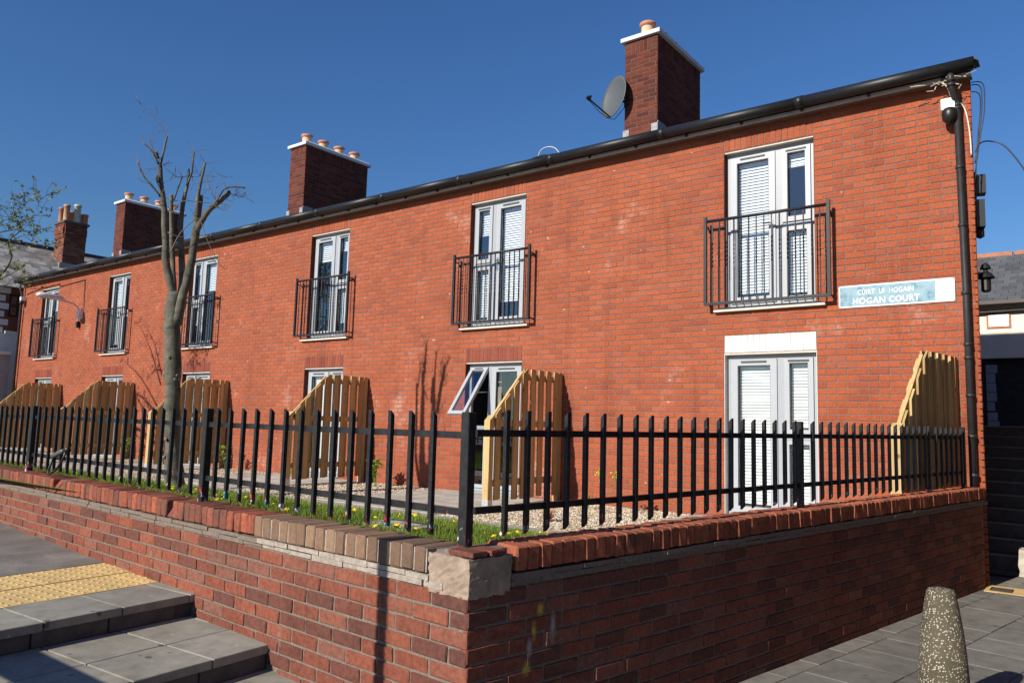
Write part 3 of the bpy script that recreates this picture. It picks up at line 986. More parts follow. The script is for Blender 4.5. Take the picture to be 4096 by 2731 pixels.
# ------------------------------------------------------------------ garden walls
def garden_wall(name, label, O, a, n, length, top0, slope, brick_mat, mortar, cop_fn, z_min_fn, long_to):
    root = thing(name, label, 'wall', O)
    F = Frame(O, a, n)
    inward = -Vector(n)
    cw = MB()
    th = .215
    def slab(mb, s0, s1, d0, d1, z0a, z1a, z0b=None, z1b=None):
        z0b = z0a if z0b is None else z0b; z1b = z1a if z1b is None else z1b
        p = [F.P(s0, z0a, d0), F.P(s1, z0b, d0), F.P(s1, z0b, d1), F.P(s0, z0a, d1), F.P(s0, z1a, d0), F.P(s1, z1b, d0), F.P(s1, z1b, d1), F.P(s0, z1a, d1)]
        fl = F.a.cross(Vector((0, 0, 1))).dot(F.n) > 0
        fs = [(0, 3, 2, 1), (4, 5, 6, 7), (0, 1, 5, 4), (1, 2, 6, 5), (2, 3, 7, 6), (3, 0, 4, 7)]
        mb.add([q - Vector(O) for q in p], fs if fl else [f[::-1] for f in fs])
    zc = lambda s: top0 + slope * s
    slab(cw, 0.006, long_to, -.008, -th, -.05, zc(0) - .18, -.05, zc(long_to) - .18)
    slab(cw, 0.02, long_to, -.06, -th, zc(0) - .18, zc(0) - .012, zc(long_to) - .18, zc(long_to) - .012)
    core = cw.build('wall', mortar, root)
    if name == 'street_wall':
        jb = MB(); slab(jb, .28, 1.80, .001, -.2, zc(0) - .118, zc(0) - .008); jb.build('coping_mortar', 'pale_cement', root)
    rr = random.Random(name)
    rest = MB()
    cnt = 0
    for k in range(11):
        zt = top0 - .185 - k * C_
        u = 0.004 - (.125 if (k + (name == 'side_wall')) % 2 else 0)
        while u < long_to:
            a0 = max(u, .004); a1 = min(u + .25, long_to)
            mid = (a0 + a1) / 2
            z = zt - C_ + slope * mid + .006
            if z + C_ > z_min_fn(mid):
                w = a1 - a0 - .013
                if w > .05:
                    if mid < length and cnt < 300:
                        cnt += 1
                        v = rr.randrange(5)
                        key = (name, round(w, 2), v)
                        if key not in BRICK_CACHE:
                            BRICK_CACHE[key] = bevel_box(w, .09, C_ - .012, .005, .0022, str(key), 'brick', brick_mat)
                        fl = F.a.cross(Vector((0, 0, 1))).dot(F.n) > 0
                        d = rr.uniform(-.003, .003)
                        if fl: o = obj('brick', BRICK_CACHE[key], root, F.P(a0, z, d) - Vector(O), F.rz)
                        else: o = obj('brick', BRICK_CACHE[key], root, F.P(a0 + w, z, d) - Vector(O), F.rz + math.pi)
                        o.rotation_euler.y = rr.uniform(-.006, .006)
                    else:
                        add_brick(rest, F, a0, z, w, C_ - .012, rr)
            u += .25
    if rest.v:
        rest.v = [tuple(Vector(v) - Vector(O)) for v in rest.v]
        tag(rest.build('brickwork', brick_mat, root), kind='stuff')
    # two tile courses under the coping
    for t, (dz, ov) in enumerate(((.180, .003), (.152, .008))):
        s = .0
        tb = MB(); tp = MB()
        while s < long_to:
            w = rr.uniform(.12, .30)
            slab(tb if s > 1.7 or name != 'street_wall' else tp, s + (.26 if s == 0 else 0), s + w - .004, ov + rr.uniform(-.006, .006), -.1, zc(s) - dz + rr.uniform(-.005, .003), zc(s) - dz + .025 + rr.uniform(-.003, .003))
            s += w
        tb.build('tile_course', 'wall_mortar', root)
        if tp.v: tp.build('tile_course', 'pale_cement', root)
    # coping bricks on edge
    s = .285
    k = 0
    while s < long_to:
        mat, wid = cop_fn(s)
        v = rr.randrange(6)
        broken = name == 'street_wall' and (abs(s - 2.86) < .05 or abs(s - 5.0) < .1)
        key = (name, mat, 'b' if broken else v, k if broken else 0)
        if key not in BRICK_CACHE:
            def warp(co, br=broken):
                if br and co.z > .05 and co.y < .09:
                    co.y += .055; co.z -= .02
            BRICK_CACHE[key] = bevel_box(wid - (.010 if 'brown' in mat else .006), .225, .12, .006 if 'brown' in mat else .008, .002 if 'brown' in mat else .0032, str(key), 'coping_brick', mat, warp)
        fl = F.a.cross(Vector((0, 0, 1))).dot(F.n) > 0
        base = F.P(s if fl else s + wid - .008, zc(s) - .12 + rr.uniform(-.003, .003), .008 + rr.uniform(-.004, .004))
        o = obj('coping_brick', BRICK_CACHE[key], root, base - Vector(O), F.rz + (0 if fl else math.pi) + rr.uniform(-.012, .012))
        s += wid; k += 1
    return root, F
def zmin_left(s):
    return -.02 if s < .62 else (.12 if s < 1.55 else (.25 if s < 2.45 else (.39 if s < 3.95 else tz(s) - .03)))
wall_l, FL = garden_wall('street_wall', 'low red brick garden wall beside the steps, with brown bricks on its top near the corner', CO, DL, NL, 9.0, 1.0, 0.0,
            'garden_wall_brick', 'wall_mortar', lambda s: ('coping_brown_brick', .09) if s < 1.78 else ('coping_red_brick', .082), zmin_left, 16.0)
wall_r, FR = garden_wall('side_wall', 'shaded dark side of the low brick garden wall running to the house corner', CO, DR, NR, 9.0, 1.012, .0052,
            'garden_wall_brick', 'wall_mortar', lambda s: ('coping_side_brick', .082), lambda s: -.02, 7.18)
# cement patch with two old bricks at the corner of the street wall
def lump(name, mat, pts_bot, pts_top, z0, z1, parent, seed, jit=.008, cuts=7):
    rr = random.Random(seed)
    bm = bmesh.new()
    vb = [bm.verts.new((p.x, p.y, z0)) for p in pts_bot]; vt = [bm.verts.new((p.x, p.y, z1)) for p in pts_top]
    n = len(vb)
    bm.faces.new(vb[::-1]); bm.faces.new(vt)
    for i in range(n): bm.faces.new((vb[i], vb[(i + 1) % n], vt[(i + 1) % n], vt[i]))
    bmesh.ops.recalc_face_normals(bm, faces=bm.faces)
    bmesh.ops.subdivide_edges(bm, edges=bm.edges[:], cuts=cuts, use_grid_fill=True)
    for v in bm.verts: v.co += Vector((rr.uniform(-jit, jit), rr.uniform(-jit, jit), rr.uniform(-jit, jit)))
    me = bpy.data.meshes.new(name); bm.to_mesh(me); bm.free(); me.materials.append(MAT[mat])
    return obj(name, me, parent)
def cp_(s, r, d): # position near the corner relative to wall root
    return DL * s + DR * r + (NL + NR) * d
lump('cement_patch', 'cement', [cp_(0, 0, .001), cp_(0, .255, .001), cp_(.26, .255, .0), cp_(.26, 0, .001)],
     [cp_(.0, 0, .008), cp_(0, .265, .008), cp_(.272, .265, 0), cp_(.272, 0, .008)], .80, .98, wall_l, 4, .0035, 9)
for (s0, r0, w, d) in ((.03, .02, .10, .105), (.03, .135, .10, .11)):
    me = bevel_box(.16, w, .024, .004, .003, 'pb%f' % r0, 'capping_brick', 'garden_wall_brick')
    obj('capping_brick', me, wall_l, cp_(s0 + .13, r0, 0.02) + Vector((0, 0, .985)), rz_of(-DL))
# faded paint marks on the shaded side
def paint_material(name, c):
    t = NT(name)
    t.t.nodes.remove(t.b)
    df = t.n('BsdfDiffuse'); df.inputs['Color'].default_value = (*c, 1)
    tr = t.n('BsdfTransparent')
    tc = t.n('TexCoord'); mp = t.n('Mapping', vector_type='TEXTURE')
    mp.inputs['Location'].default_value = (.5, .5, .5); mp.inputs['Scale'].default_value = (.5, .5, .5)
    t.l(tc.outputs['Generated'], mp.inputs['Vector'])
    ln = t.n('VectorMath', operation='LENGTH'); t.l(mp.outputs[0], ln.inputs[0])
    e = t.math('SUBTRACT', 1.0, ln.outputs['Value'])
    f = t.math('MULTIPLY', e, t.math('MULTIPLY', t.noise(40, 4, 0.7), 2.2))
    f = t.math('MINIMUM', t.math('MAXIMUM', t.math('SUBTRACT', f, .25), 0.0), .8)
    mx = t.n('MixShader'); t.l(f, mx.inputs[0]); t.l(tr.outputs[0], mx.inputs[1]); t.l(df.outputs[0], mx.inputs[2])
    t.l(mx.outputs[0], t.out.inputs['Surface'])
    MAT[name] = t.m
paint_material('faded_yellow_paint', (0.62, 0.47, 0.10))
paint_material('faded_pale_paint', (0.42, 0.36, 0.33))
for (s, z, w, h, mat) in ((.40, .70, .11, .10, 'faded_yellow_paint'), (.38, .60, .07, .16, 'faded_yellow_paint'), (.30, .44, .13, .12, 'faded_yellow_paint'), (.50, .60, .09, .26, 'faded_pale_paint'), (.34, .53, .09, .16, 'faded_pale_paint')):
    mb = MB(); mb.add([FR.P(s, z - h / 2, .0055) - CO, FR.P(s + w, z - h / 2, .0055) - CO, FR.P(s + w, z + h / 2, .0062) - CO, FR.P(s, z + h / 2, .0062) - CO], [(0, 1, 2, 3)]); mb.build('paint_mark', mat, wall_r)

# ------------------------------------------------------------------ iron railings on the walls
def picket_mesh(h, t=.024):
    mb = MB()
    # local x along run, local +y outward; outer edge stands higher
    a = t / 2
    v = [(-a, -a, -.012), (a, -a, -.012), (a, a, .012), (-a, a, .012), (-a, -a, h - .018), (a, -a, h - .018), (a, a, h + .006), (-a, a, h + .006)]
    mb.add(v, [(0, 3, 2, 1), (4, 5, 6, 7), (0, 1, 5, 4), (1, 2, 6, 5), (2, 3, 7, 6), (3, 0, 4, 7)])
    return mb.mesh('picket', 'railing_black')
PK = picket_mesh(.60)
def railing(name, label, F, inset, s_list, posts, z0, slope, rail_span, post_w=.055):
    O = F.P(posts[0] if posts else s_list[0], z0, -inset)
    root = thing(name, label, 'railing', O)
    rr = random.Random(name)
    fl = F.a.cross(Vector((0, 0, 1))).dot(F.n) > 0
    rot = F.rz + (math.pi if fl else 0)      # local +y -> outward
    for s in s_list:
        o = obj('picket', PK, root, F.P(s, z0 + slope * s + .045, -inset + .018) - O, rot)
        o.rotation_euler.y = rr.uniform(-.006, .006)
    for (dz, hh) in ((.535, .034), (.165, .034)):
        mb = MB()
        s0, s1 = rail_span
        p = F.P(s0, z0 + slope * s0 + dz - hh / 2, -inset - .012) - O; e = F.P(s1, z0 + slope * s1 + dz - hh / 2, -inset - .012) - O
        nn = F.n * .018
        if fl: mb.obox(p + nn, e - p, -nn, Vector((0, 0, hh)))
        else: mb.obox(p, e - p, nn, Vector((0, 0, hh)))
        mb.build('rail', 'railing_black', root)
    for s in posts:
        w = post_w
        me = bevel_box(w, w, .655, .004, .001, 'post%s%f' % (name, s), 'post', 'railing_black')
        b = F.P(s, z0 + slope * s, -inset)
        obj('post', me, root, b - O + Vector((0, 0, -.008)) - (Matrix.Rotation(F.rz, 3, 'Z') @ Vector((w / 2, w / 2, 0))), F.rz)
    return root
sl = [.376 + .1655 * i for i in range(80)]
sl = [s for s in sl if abs(s - 2.70) > .05 and abs(s - 6.22) > .05 and s < 13.5]
railing('iron_railing', 'black iron railing with slanted bar ends on the sunny street wall', FL, .12, sl, [.15, 2.70, 6.22, 9.75, 13.3], 1.0, 0.0, (.15, 13.3))
sr = [.30 + .1463 * i for i in range(46)]
sr = [s for s in sr if s < 6.95 and abs(s - 3.345) > .05 and abs(s - 5.98) > .05]
railing('iron_railing', 'black iron railing on the shaded side wall, running to the drainpipe', FR, .12, sr, [3.345, 5.98, 6.99], 1.012, .0052, (.12, 7.02), .045)

# folded cable lock on the railing
lk = thing('bike_lock', 'grey and black loop bicycle lock hanging on the left railing', 'bike lock', FL.P(5.3, 1.0, .0))
O = FL.P(5.3, 1.0, 0)
b = MB(); b.tube([FL.P(5.40, 1.185, -.05) - O, FL.P(5.24, 1.225, -.05) - O, FL.P(5.12, 1.25, -.05) - O], [.021, .023, .019], 10); b.build('lock_body', 'dish_grey', lk, True)
b = MB(); b.tube([FL.P(5.12, 1.25, -.05) - O, FL.P(5.03, 1.265, -.05) - O], .022, 10); b.build('lock_cap', 'black_plastic', lk, True)
b = MB(); b.tube([FL.P(5.385, 1.175, -.05) - O, FL.P(5.44, 1.06, -.04) - O, FL.P(5.43, 1.025, -.035) - O, FL.P(5.38, 1.022, -.03) - O, FL.P(5.25, 1.07, -.035) - O, FL.P(5.15, 1.15, -.045) - O, FL.P(5.09, 1.235, -.05) - O], .0105, 8); b.build('shackle', 'black_plastic', lk, True)

# ------------------------------------------------------------------ Juliet balconies
def baluster_mesh():
    mb = MB()
    r = .0075
    zs = [0, .47] + [.47 + .03 * k for k in range(1, 13)] + [1.14]
    o = len(mb.v)
    for i, z in enumerate(zs):
        a = (math.pi / 4) * (i - 1) * 1.0 if 1 <= i <= 13 else (0 if i == 0 else math.pi / 4 * 12)
        rad = r * 1.414 * (1.12 if 1 < i < 13 and i % 2 else .95)
        for k in range(4):
            t = a + math.pi / 4 + k * math.pi / 2
            mb.v.append((rad * math.cos(t), rad * math.sin(t), z))
    for i in range(len(zs) - 1):
        for k in range(4):
            mb.f.append((o + i * 4 + k, o + i * 4 + (k + 1) % 4, o + (i + 1) * 4 + (k + 1) % 4, o + (i + 1) * 4 + k)); mb.tint.append(0)
    return mb.mesh('baluster', 'balcony_black')
BAL = baluster_mesh()
def post_m():
    mb = MB(); mb.box(-.02, .02, -.02, .02, 0, 1.225); return mb.mesh('post', 'balcony_black')
BPOST = post_m()
mb = MB(); mb.tube([(0, 0, 1.165), (1.62, 0, 1.165)], .021, 10); BTOP = mb.mesh('top_rail', 'balcony_black', True)
mb = MB(); mb.box(0.02, 1.60, -.02, .02, 0, .036); BBOT = mb.mesh('bottom_rail', 'balcony_black')
mb = MB(); mb.tube([(0, .02, 1.10), (0, .10, 1.10), (0, .155, 1.04)], .012, 6); BBR = mb.mesh('bracket', 'balcony_black')
mb = MB(); mb.tube([(0, .02, .04), (0, .155, .02)], .012, 6); BBR2 = mb.mesh('bracket', 'balcony_black')
BLAB = ['black balcony railing beside the street name sign', 'black balcony railing directly above the open window', 'black balcony railing between the pollarded tree and the balcony above the open window',
        'black balcony railing half hidden behind the pollarded tree', 'black balcony railing just right of the wall-mounted street lamp', 'farthest black balcony railing, behind the street lamp head']
for bi, x in enumerate(WX):
    t = thing('balcony_railing', BLAB[bi], 'balcony railing', (x - .21, -.15, 3.268), group='balcony railings along the upper floor')
    for px in (0, 1.62):
        obj('post', BPOST, t, (px, 0, 0))
        obj('bracket', BBR, t, (px, 0, 0)); obj('bracket', BBR2, t, (px, 0, 0))
    obj('top_rail', BTOP, t); obj('bottom_rail', BBOT, t)
    for k in range(15):
        obj('baluster', BAL, t, (.1015 + k * .1012, 0, .03), random.uniform(-.3, .3))

# ------------------------------------------------------------------ timber privacy screens beside the doors
def screen(label, x, wall_z=2.40, rz=0.0, y_wall=-.03, length=1.66):
    t = thing('timber_screen', label, 'timber screen', (x, y_wall, .44), rz, 'timber screens beside the ground floor doors')
    rr = random.Random(label)
    H = wall_z - .44
    yA = -.92; yO = -length
    hO = 1.665 - .44
    def top(y): return H if y >= yA else hO + (H - hO) * (y - yO) / (yA - yO)
    # posts
    p = MB(); p.box(-.045, .045, -.08, 0, .0, H + .0); p.build('post', 'fence_timber', t).data
    p = MB(); a, b = yO - .09, yO
    p.add([(-.05, a, .09), (.05, a, .09), (.05, b, .09), (-.05, b, .09), (-.05, a, hO - .03), (.05, a, hO - .03), (.05, b, hO + .045), (-.05, b, hO + .045)],
          [(0, 3, 2, 1), (4, 5, 6, 7), (0, 1, 5, 4), (1, 2, 6, 5), (2, 3, 7, 6), (3, 0, 4, 7)], .3)
    p.build('post', 'fence_timber', t)
    p = MB(); p.box(-.054, .054, yO - .094, yO + .004, .0, .13); p.build('post_shoe', 'galvanised', t)
    # rails (between the two skins of boards)
    for zz in (.30, 1.12, H - .16):
        q = MB(); y0 = yO if zz < 1.2 else yA - .02
        q.box(-.018, .018, y0, -.08, zz, zz + .09, rr.random()); q.build('rail', 'fence_timber', t)
    q = MB()
    d = Vector((0, yA - yO, H - hO)).normalized(); nz = Vector((0, -d.z, d.y))
    q.obox(Vector((.018, yO, hO - .10)), Vector((0, yA - yO, H - hO)), Vector((-.036, 0, 0)), nz * .085, .5); q.build('raking_rail', 'fence_timber', t)
    # boards both sides, hit and miss
    W, pitch = .102, .2
    for side in (1, -1):
        y = -.10 if side > 0 else -.10 - pitch / 2
        while y - W > yO - .02:
            y1, y0 = y, y - W
            xb0, xb1 = (.019, .041) if side > 0 else (-.041, -.019)
            z0 = .115 + rr.uniform(-.012, .006)
            ta, tb = top(y0) + (.0 if y0 >= yA else .0), top(y1)
            mb = MB()
            mb.add([(xb0, y0, z0), (xb1, y0, z0), (xb1, y1, z0 + rr.uniform(-.006, .006)), (xb0, y1, z0), (xb0, y0, ta), (xb1, y0, ta), (xb1, y1, tb), (xb0, y1, tb)],
                   [(0, 3, 2, 1), (4, 5, 6, 7), (0, 1, 5, 4), (1, 2, 6, 5), (2, 3, 7, 6), (3, 0, 4, 7)], rr.random())
            mb.build('board', 'fence_timber', t)
            y -= pitch
    return t
screen('timber screen standing at the far right, next to the drainpipe', 2.70, 2.48, rz=math.atan2(-.27, 1.66))
screen('timber screen right of the open window, nearest the railing corner', SCREEN_X[1])
screen('timber screen left of the open window, with a leafy shrub at its foot', SCREEN_X[2])
screen('timber screen standing behind the pollarded tree trunk', SCREEN_X[3])
screen('timber screen just left of the pollarded tree, behind the bicycle lock', SCREEN_X[4])
screen('timber screen at the far left edge of the picture', SCREEN_X[5])

# ------------------------------------------------------------------ street name sign
def text_mesh(name, txt, x0, x1, z_base, cap, mat, parent, depth=.004, bold=.018, y=-.02):
    cu = bpy.data.curves.new(name, 'FONT')
    cu.body = txt
    cu.size = 1.0
    cu.extrude = 0.02
    cu.offset = bold
    cu.resolution_u = 4
    cu.space_character = 1.12
    tmp = bpy.data.objects.new('tmp_text', cu)
    COL.objects.link(tmp)
    bpy.context.view_layer.update()
    dg = bpy.context.evaluated_depsgraph_get()
    me = bpy.data.meshes.new_from_object(tmp.evaluated_get(dg))
    bpy.data.objects.remove(tmp, do_unlink=True)
    bpy.data.curves.remove(cu)
    xs = [v.co.x for v in me.vertices]
    a, b = min(xs), max(xs)
    sx = (x1 - x0) / (b - a)
    sz = cap / 0.70
    for v in me.vertices:
        c = v.co.copy()
        v.co = (x0 + (c.x - a) * sx, y - (c.z + .02) / .04 * depth, z_base + c.y * sz)
    me.materials.clear(); me.materials.append(MAT[mat])
    me.name = name
    return obj(name, me, parent)
sg = thing('street_sign', 'pale blue and white street name plate fixed to the brick wall', 'sign', (2.11, 0, 3.13))
b = MB(); b.box(-.628, .632, -.014, -.002, 0, .272); b.build('plate', 'sign_white', sg)
b = MB(); b.box(-.612, .435, -.0165, -.0142, .018, .256); b.build('blue_panel', 'sign_blue', sg)
text_mesh('lettering', 'C\u00daIRT  U\u00cd  HOG\u00c1IN', -.405, .21, .150, .062, 'sign_white', sg, y=-.0166, bold=.006)
text_mesh('lettering', 'HOGAN', -.462, -.098, .036, .074, 'sign_white', sg, y=-.0166, bold=.02)
text_mesh('lettering', 'COURT', -.055, .272, .036, .074, 'sign_white', sg, y=-.0166, bold=.02)
text_mesh('district_number', '2', .502, .566, .07, .10, 'sign_white', sg, y=-.0141, depth=.005)
for (x, z) in ((-.62, .265), (.624, .265), (-.62, .008), (.624, .008)):
    b = MB(); b.lathe([(.006, 0), (.004, .004)], 8); o = b.build('screw', 'vent_dark', sg, loc=(x, -.0141, z)); o.rotation_euler = (math.pi / 2, 0, 0)

# ------------------------------------------------------------------ security camera at the top right
sc = thing('security_camera', 'black dome security camera on a white box beside the drainpipe', 'security camera', (2.755, 0, 5.30))
b = MB(); b.box(-.075, .065, -.13, -.002, .06, .19); b.build('mount_box', 'white_plastic', sc)
b = MB(); b.lathe([(.001, -.12), (.045, -.108), (.075, -.07), (.082, -.02), (.08, .02), (.06, .058), (.0005, .06)], 20, (.01, -.13, 0)); b.build('dome', 'black_plastic', sc, True)
sc = thing('security_camera', 'small white camera on the far left corner of the terrace', 'security camera', (-23.75, 0, 5.1))
b = MB(); b.box(-.06, .06, -.16, -.002, .05, .17); b.build('mount_box', 'white_plastic', sc)
b = MB(); b.lathe([(.001, -.10), (.05, -.08), (.07, -.02), (.06, .05)], 14, (0, -.12, 0)); b.build('dome', 'black_plastic', sc, True)

# ------------------------------------------------------------------ satellite dish
DC = Vector((-2.66, 1.5, 7.44))
ds = thing('satellite_dish', 'dark grey satellite dish fixed to the right-hand chimney', 'satellite dish', (-2.50, 1.62, 7.40))
nrm = Vector((-.36, -.92, .16)).normalized()
up_ = (Vector((0, 0, 1)) - nrm * nrm.z).normalized(); rt = up_.cross(nrm)
b = MB()
rings = 7; seg = 32
vv = []
for side, off in ((0, 0.0), (1, -.012)):
    for i in range(rings + 1):
        r = i / rings
        for k in range(seg):
            a = 2 * math.pi * k / seg
            q = DC + rt * (.33 * r * math.cos(a)) + up_ * (.40 * r * math.sin(a)) + nrm * (-.07 + .07 * r * r + off)
            vv.append(q - Vector((-2.50, 1.62, 7.40)))
n1 = (rings + 1) * seg
fc = []
for i in range(rings):
    for k in range(seg):
        q = (i * seg + k, i * seg + (k + 1) % seg, (i + 1) * seg + (k + 1) % seg, (i + 1) * seg + k)
        fc.append(q[::-1] if False else q)
        fc.append(tuple(n1 + j for j in q[::-1]))
for k in range(seg):
    fc.append((rings * seg + k, rings * seg + (k + 1) % seg, n1 + rings * seg + (k + 1) % seg, n1 + rings * seg + k))
b.add(vv, fc); b.build('dish', 'dish_grey', ds, True)
O = Vector((-2.50, 1.62, 7.40))
foot = DC - up_ * .40 + nrm * .0
lnb = DC + nrm * .50 - up_ * .26
b = MB(); b.tube([foot - O, lnb - O], .014, 8); b.build('feed_arm', 'black_plastic', ds)
b = MB(); b.tube([lnb - nrm * .02 - O, lnb + nrm * .05 + up_ * .02 - O], .035, 10); b.tube([lnb + up_ * .03 - O, lnb + up_ * .07 - nrm * .03 - O], .022, 8); b.build('receiver', 'black_plastic', ds)
b = MB(); b.tube([DC - nrm * .08 - O, DC - nrm * .16 - O, Vector((0, .02, -.05))], .02, 8); b.tube([Vector((0, .02, -.15)), Vector((0, .02, .05))], .02, 8); b.build('bracket', 'black_plastic', ds)
b = MB(); b.tube([lnb - up_ * .02 - O, (lnb + foot) / 2 - up_ * .07 - O, foot - up_ * .03 - O, foot - nrm * .1 - up_ * .0 - O, Vector((0, 0, -.15))], .006, 5); b.build('lead_cable', 'black_plastic', ds)

# ------------------------------------------------------------------ street lamp on the wall at the left
lp = thing('wall_street_lamp', 'grey street lamp on a curved arm fixed to the brick wall at the left', 'street lamp', (-19.62, 0, 4.2))
b = MB(); b.box(.02, .16, -.13, -.002, .10, .36); b.build('gear_box', 'white_plastic', lp)
b = MB(); b.tube([(0, -.06, .0), (0, -.06, .32), (0, -.10, .44), (0, -.22, .52), (0, -.42, .56), (0, -.62, .585)], .024, 8); b.build('arm', 'lamp_grey', lp, True)
b = MB()
prof = [(-.48, .04, .04), (-.54, .10, .085), (-.75, .135, .11), (-1.0, .145, .11), (-1.15, .13, .095), (-1.22, .06, .04)]
n = 14; o0 = len(b.v)
for (y, w, h) in prof:
    for k in range(n):
        a = 2 * math.pi * k / n
        zz = h * math.sin(a) * (1.0 if math.sin(a) > 0 else .45)
        b.v.append((w * math.cos(a), y, .60 + zz + (-y - .48) * .06))
for i in range(len(prof) - 1):
    for k in range(n):
        b.f.append((o0 + i * n + k, o0 + (i + 1) * n + k, o0 + (i + 1) * n + (k + 1) % n, o0 + i * n + (k + 1) % n)); b.tint.append(0)
b.f.append(tuple(o0 + k for k in range(n))); b.tint.append(0)
b.f.append(tuple(o0 + (len(prof) - 1) * n + k for k in range(n))[::-1]); b.tint.append(0)
b.build('lamp_head', 'lamp_grey', lp, True)
b = MB(); b.box(-.075, .075, -1.12, -.72, .575, .60); b.build('lens', 'pot_pale', lp)
b = MB(); b.box(-.035, .035, -.10, -.002, -.16, .02); b.build('bracket', 'gutter_black', lp)

# ------------------------------------------------------------------ cables at the house corner
def wire(name, label, pts, r, mat, n=5, cat='cable'):
    P0 = Vector(pts[0])
    # smooth the points
    P = [Vector(p) for p in pts]
    out = []
    for i in range(len(P) - 1):
        p0 = P[max(i - 1, 0)]; p1 = P[i]; p2 = P[i + 1]; p3 = P[min(i + 2, len(P) - 1)]
        for k in range(6):
            t = k / 6
            out.append(.5 * ((2 * p1) + (p2 - p0) * t + (2 * p0 - 5 * p1 + 4 * p2 - p3) * t * t + (3 * p1 - p0 - 3 * p2 + p3) * t ** 3))
    out.append(P[-1])
    b = MB(); b.tube([q - P0 for q in out], r, n)
    o = b.build(name, mat, None, True, P0)
    return tag(o, label, cat)
wire('cable', 'black overhead cable arcing away to the right from the house corner', [(2.99, .05, 4.85), (3.03, .2, 5.0), (3.12, .3, 5.03), (3.25, .3, 4.95), (3.4, .3, 4.7), (3.55, .3, 4.35)], .008, 'black_plastic')
wire('cable', 'white cable looping down beside the top of the drainpipe', [(2.70, -.16, 5.68), (2.76, -.18, 5.60), (2.80, -.14, 5.48), (2.90, -.03, 5.38), (2.945, -.02, 5.1), (2.955, -.02, 4.8)], .009, 'cable_white')
for i, (dx, dz) in enumerate(((.05, .0), (.075, .03), (.035, -.08))):
    wire('cable', ['thin black cable hanging in a loop at the roof corner, outermost of three', 'thin black cable hanging at the roof corner, middle of three', 'thin black cable hanging closest to the brick corner'][[1, 0, 2][i]],
         [(2.98, -.05, 5.62 + dz), (3.02 + dx, -.02, 5.58 + dz), (3.02 + dx, 0, 5.3), (3.0 + dx * .6, 0, 5.0), (2.985, .0, 4.7 - i * .1)], .006, 'black_plastic')
wire('cable', 'short white cable poking above the gutter left of the right-hand chimney', [(-3.08, -.2, 5.85), (-3.0, -.2, 6.0), (-2.86, -.2, 6.03), (-2.72, -.2, 5.98), (-2.62, -.2, 5.86)], .006, 'cable_white')
wire('cable', 'black cable lying on the gutter left of the right-hand chimney', [(-3.25, -.22, 5.86), (-3.1, -.23, 5.885), (-2.9, -.23, 5.895), (-2.75, -.22, 5.86)], .012, 'black_plastic')
# nest litter of twigs and old cable ends under the gutter at the corner
nl_ = MB()
q = random.Random(9)
for i in range(15):
    p = Vector((q.uniform(2.5, 2.95), q.uniform(-.24, -.16), q.uniform(5.60, 5.72)))
    d = Vector((q.uniform(-.12, .12), q.uniform(-.04, .04), q.uniform(-.05, .05)))
    nl_.tube([p - Vector((2.7, -.2, 5.6)), p + d - Vector((2.7, -.2, 5.6))], q.uniform(.003, .007), 4)
tag(nl_.build('twig_litter', 'pot_pale', None, False, (2.7, -.2, 5.6)), 'tangle of pale twigs caught under the gutter beside the drainpipe', 'twigs', kind='stuff')

# fittings seen edge-on on the gable
def fitting(name, label, cat, z, parts):
    t = thing(name, label, cat, FG.P(.25, z, 0), FG.rz)
    for nm, f, mat in parts:
        b = MB(); f(b); b.build(nm, mat, t)
    return t
fitting('alarm_box', 'upper small black alarm box on the gable corner', 'alarm', 4.40, [('box', lambda b: b.box(-.08, .08, -.13, -.01, 0, .22), 'black_plastic'), ('bracket', lambda b: b.box(-.03, .03, -.04, 0, -.05, .27), 'black_plastic')])
fitting('flood_light', 'black flood light on the gable below the alarm box', 'light', 3.92, [('housing', lambda b: b.box(-.1, .1, -.11, -.02, .08, .40), 'black_plastic'), ('sensor', lambda b: b.lathe([(.01, -.04), (.045, -.02), (.045, .05), (.02, .08)], 12, (0, -.06, 0)), 'black_plastic')])
fitting('gable_lantern', 'black lantern with flared hood on the gable above the background roof', 'light', 3.25, [('hood', lambda b: b.lathe([(.095, .16), (.065, .21), (.022, .24), (.022, .27), (.06, .27), (.035, .32), (.008, .34)], 16, (0, -.10, 0)), 'black_plastic'), ('body', lambda b: b.lathe([(.035, 0), (.05, .02), (.05, .16)], 14, (0, -.10, 0)), 'black_plastic'), ('arm', lambda b: b.box(-.015, .015, -.1, 0, .2, .23), 'black_plastic')])

# ------------------------------------------------------------------ bollard on the pavement
bl = MB()
prof = [(.138, 0), (.137, .1), (.131, .22), (.122, .36), (.108, .50), (.092, .61), (.080, .68), (.074, .705), (.066, .72), (.035, .727), (.001, .728)]
bl.lathe(prof, 36)
tag(bl.build('bollard', 'pebbledash', None, True, (3.24, -4.80, 0)), 'tapered exposed-pebble concrete bollard standing on the grey pavement', 'bollard')

# ------------------------------------------------------------------ stair handrail post just outside the frame (casts the bar shadows)
hr = thing('stair_handrail', 'black steel handrail along the open side of the steps', 'handrail', (.72, -9.5, 0))
b = MB(); b.tube([(0, 0, 0), (0, 0, 2.42)], .042, 12); b.build('post', 'gutter_black', hr, True)
b = MB(); b.box(-3.2, -.02, -.05, .05, .98, 1.09); b.build('rail', 'gutter_black', hr)
for x in (-1.6, -3.1):
    b = MB(); b.box(x - .03, x + .03, -.03, .03, -.05, .98); b.build('post', 'gutter_black', hr)
b = MB(); b.box(-3.2, -.05, -.02, .02, .70, .74); b.build('rail', 'gutter_black', hr)

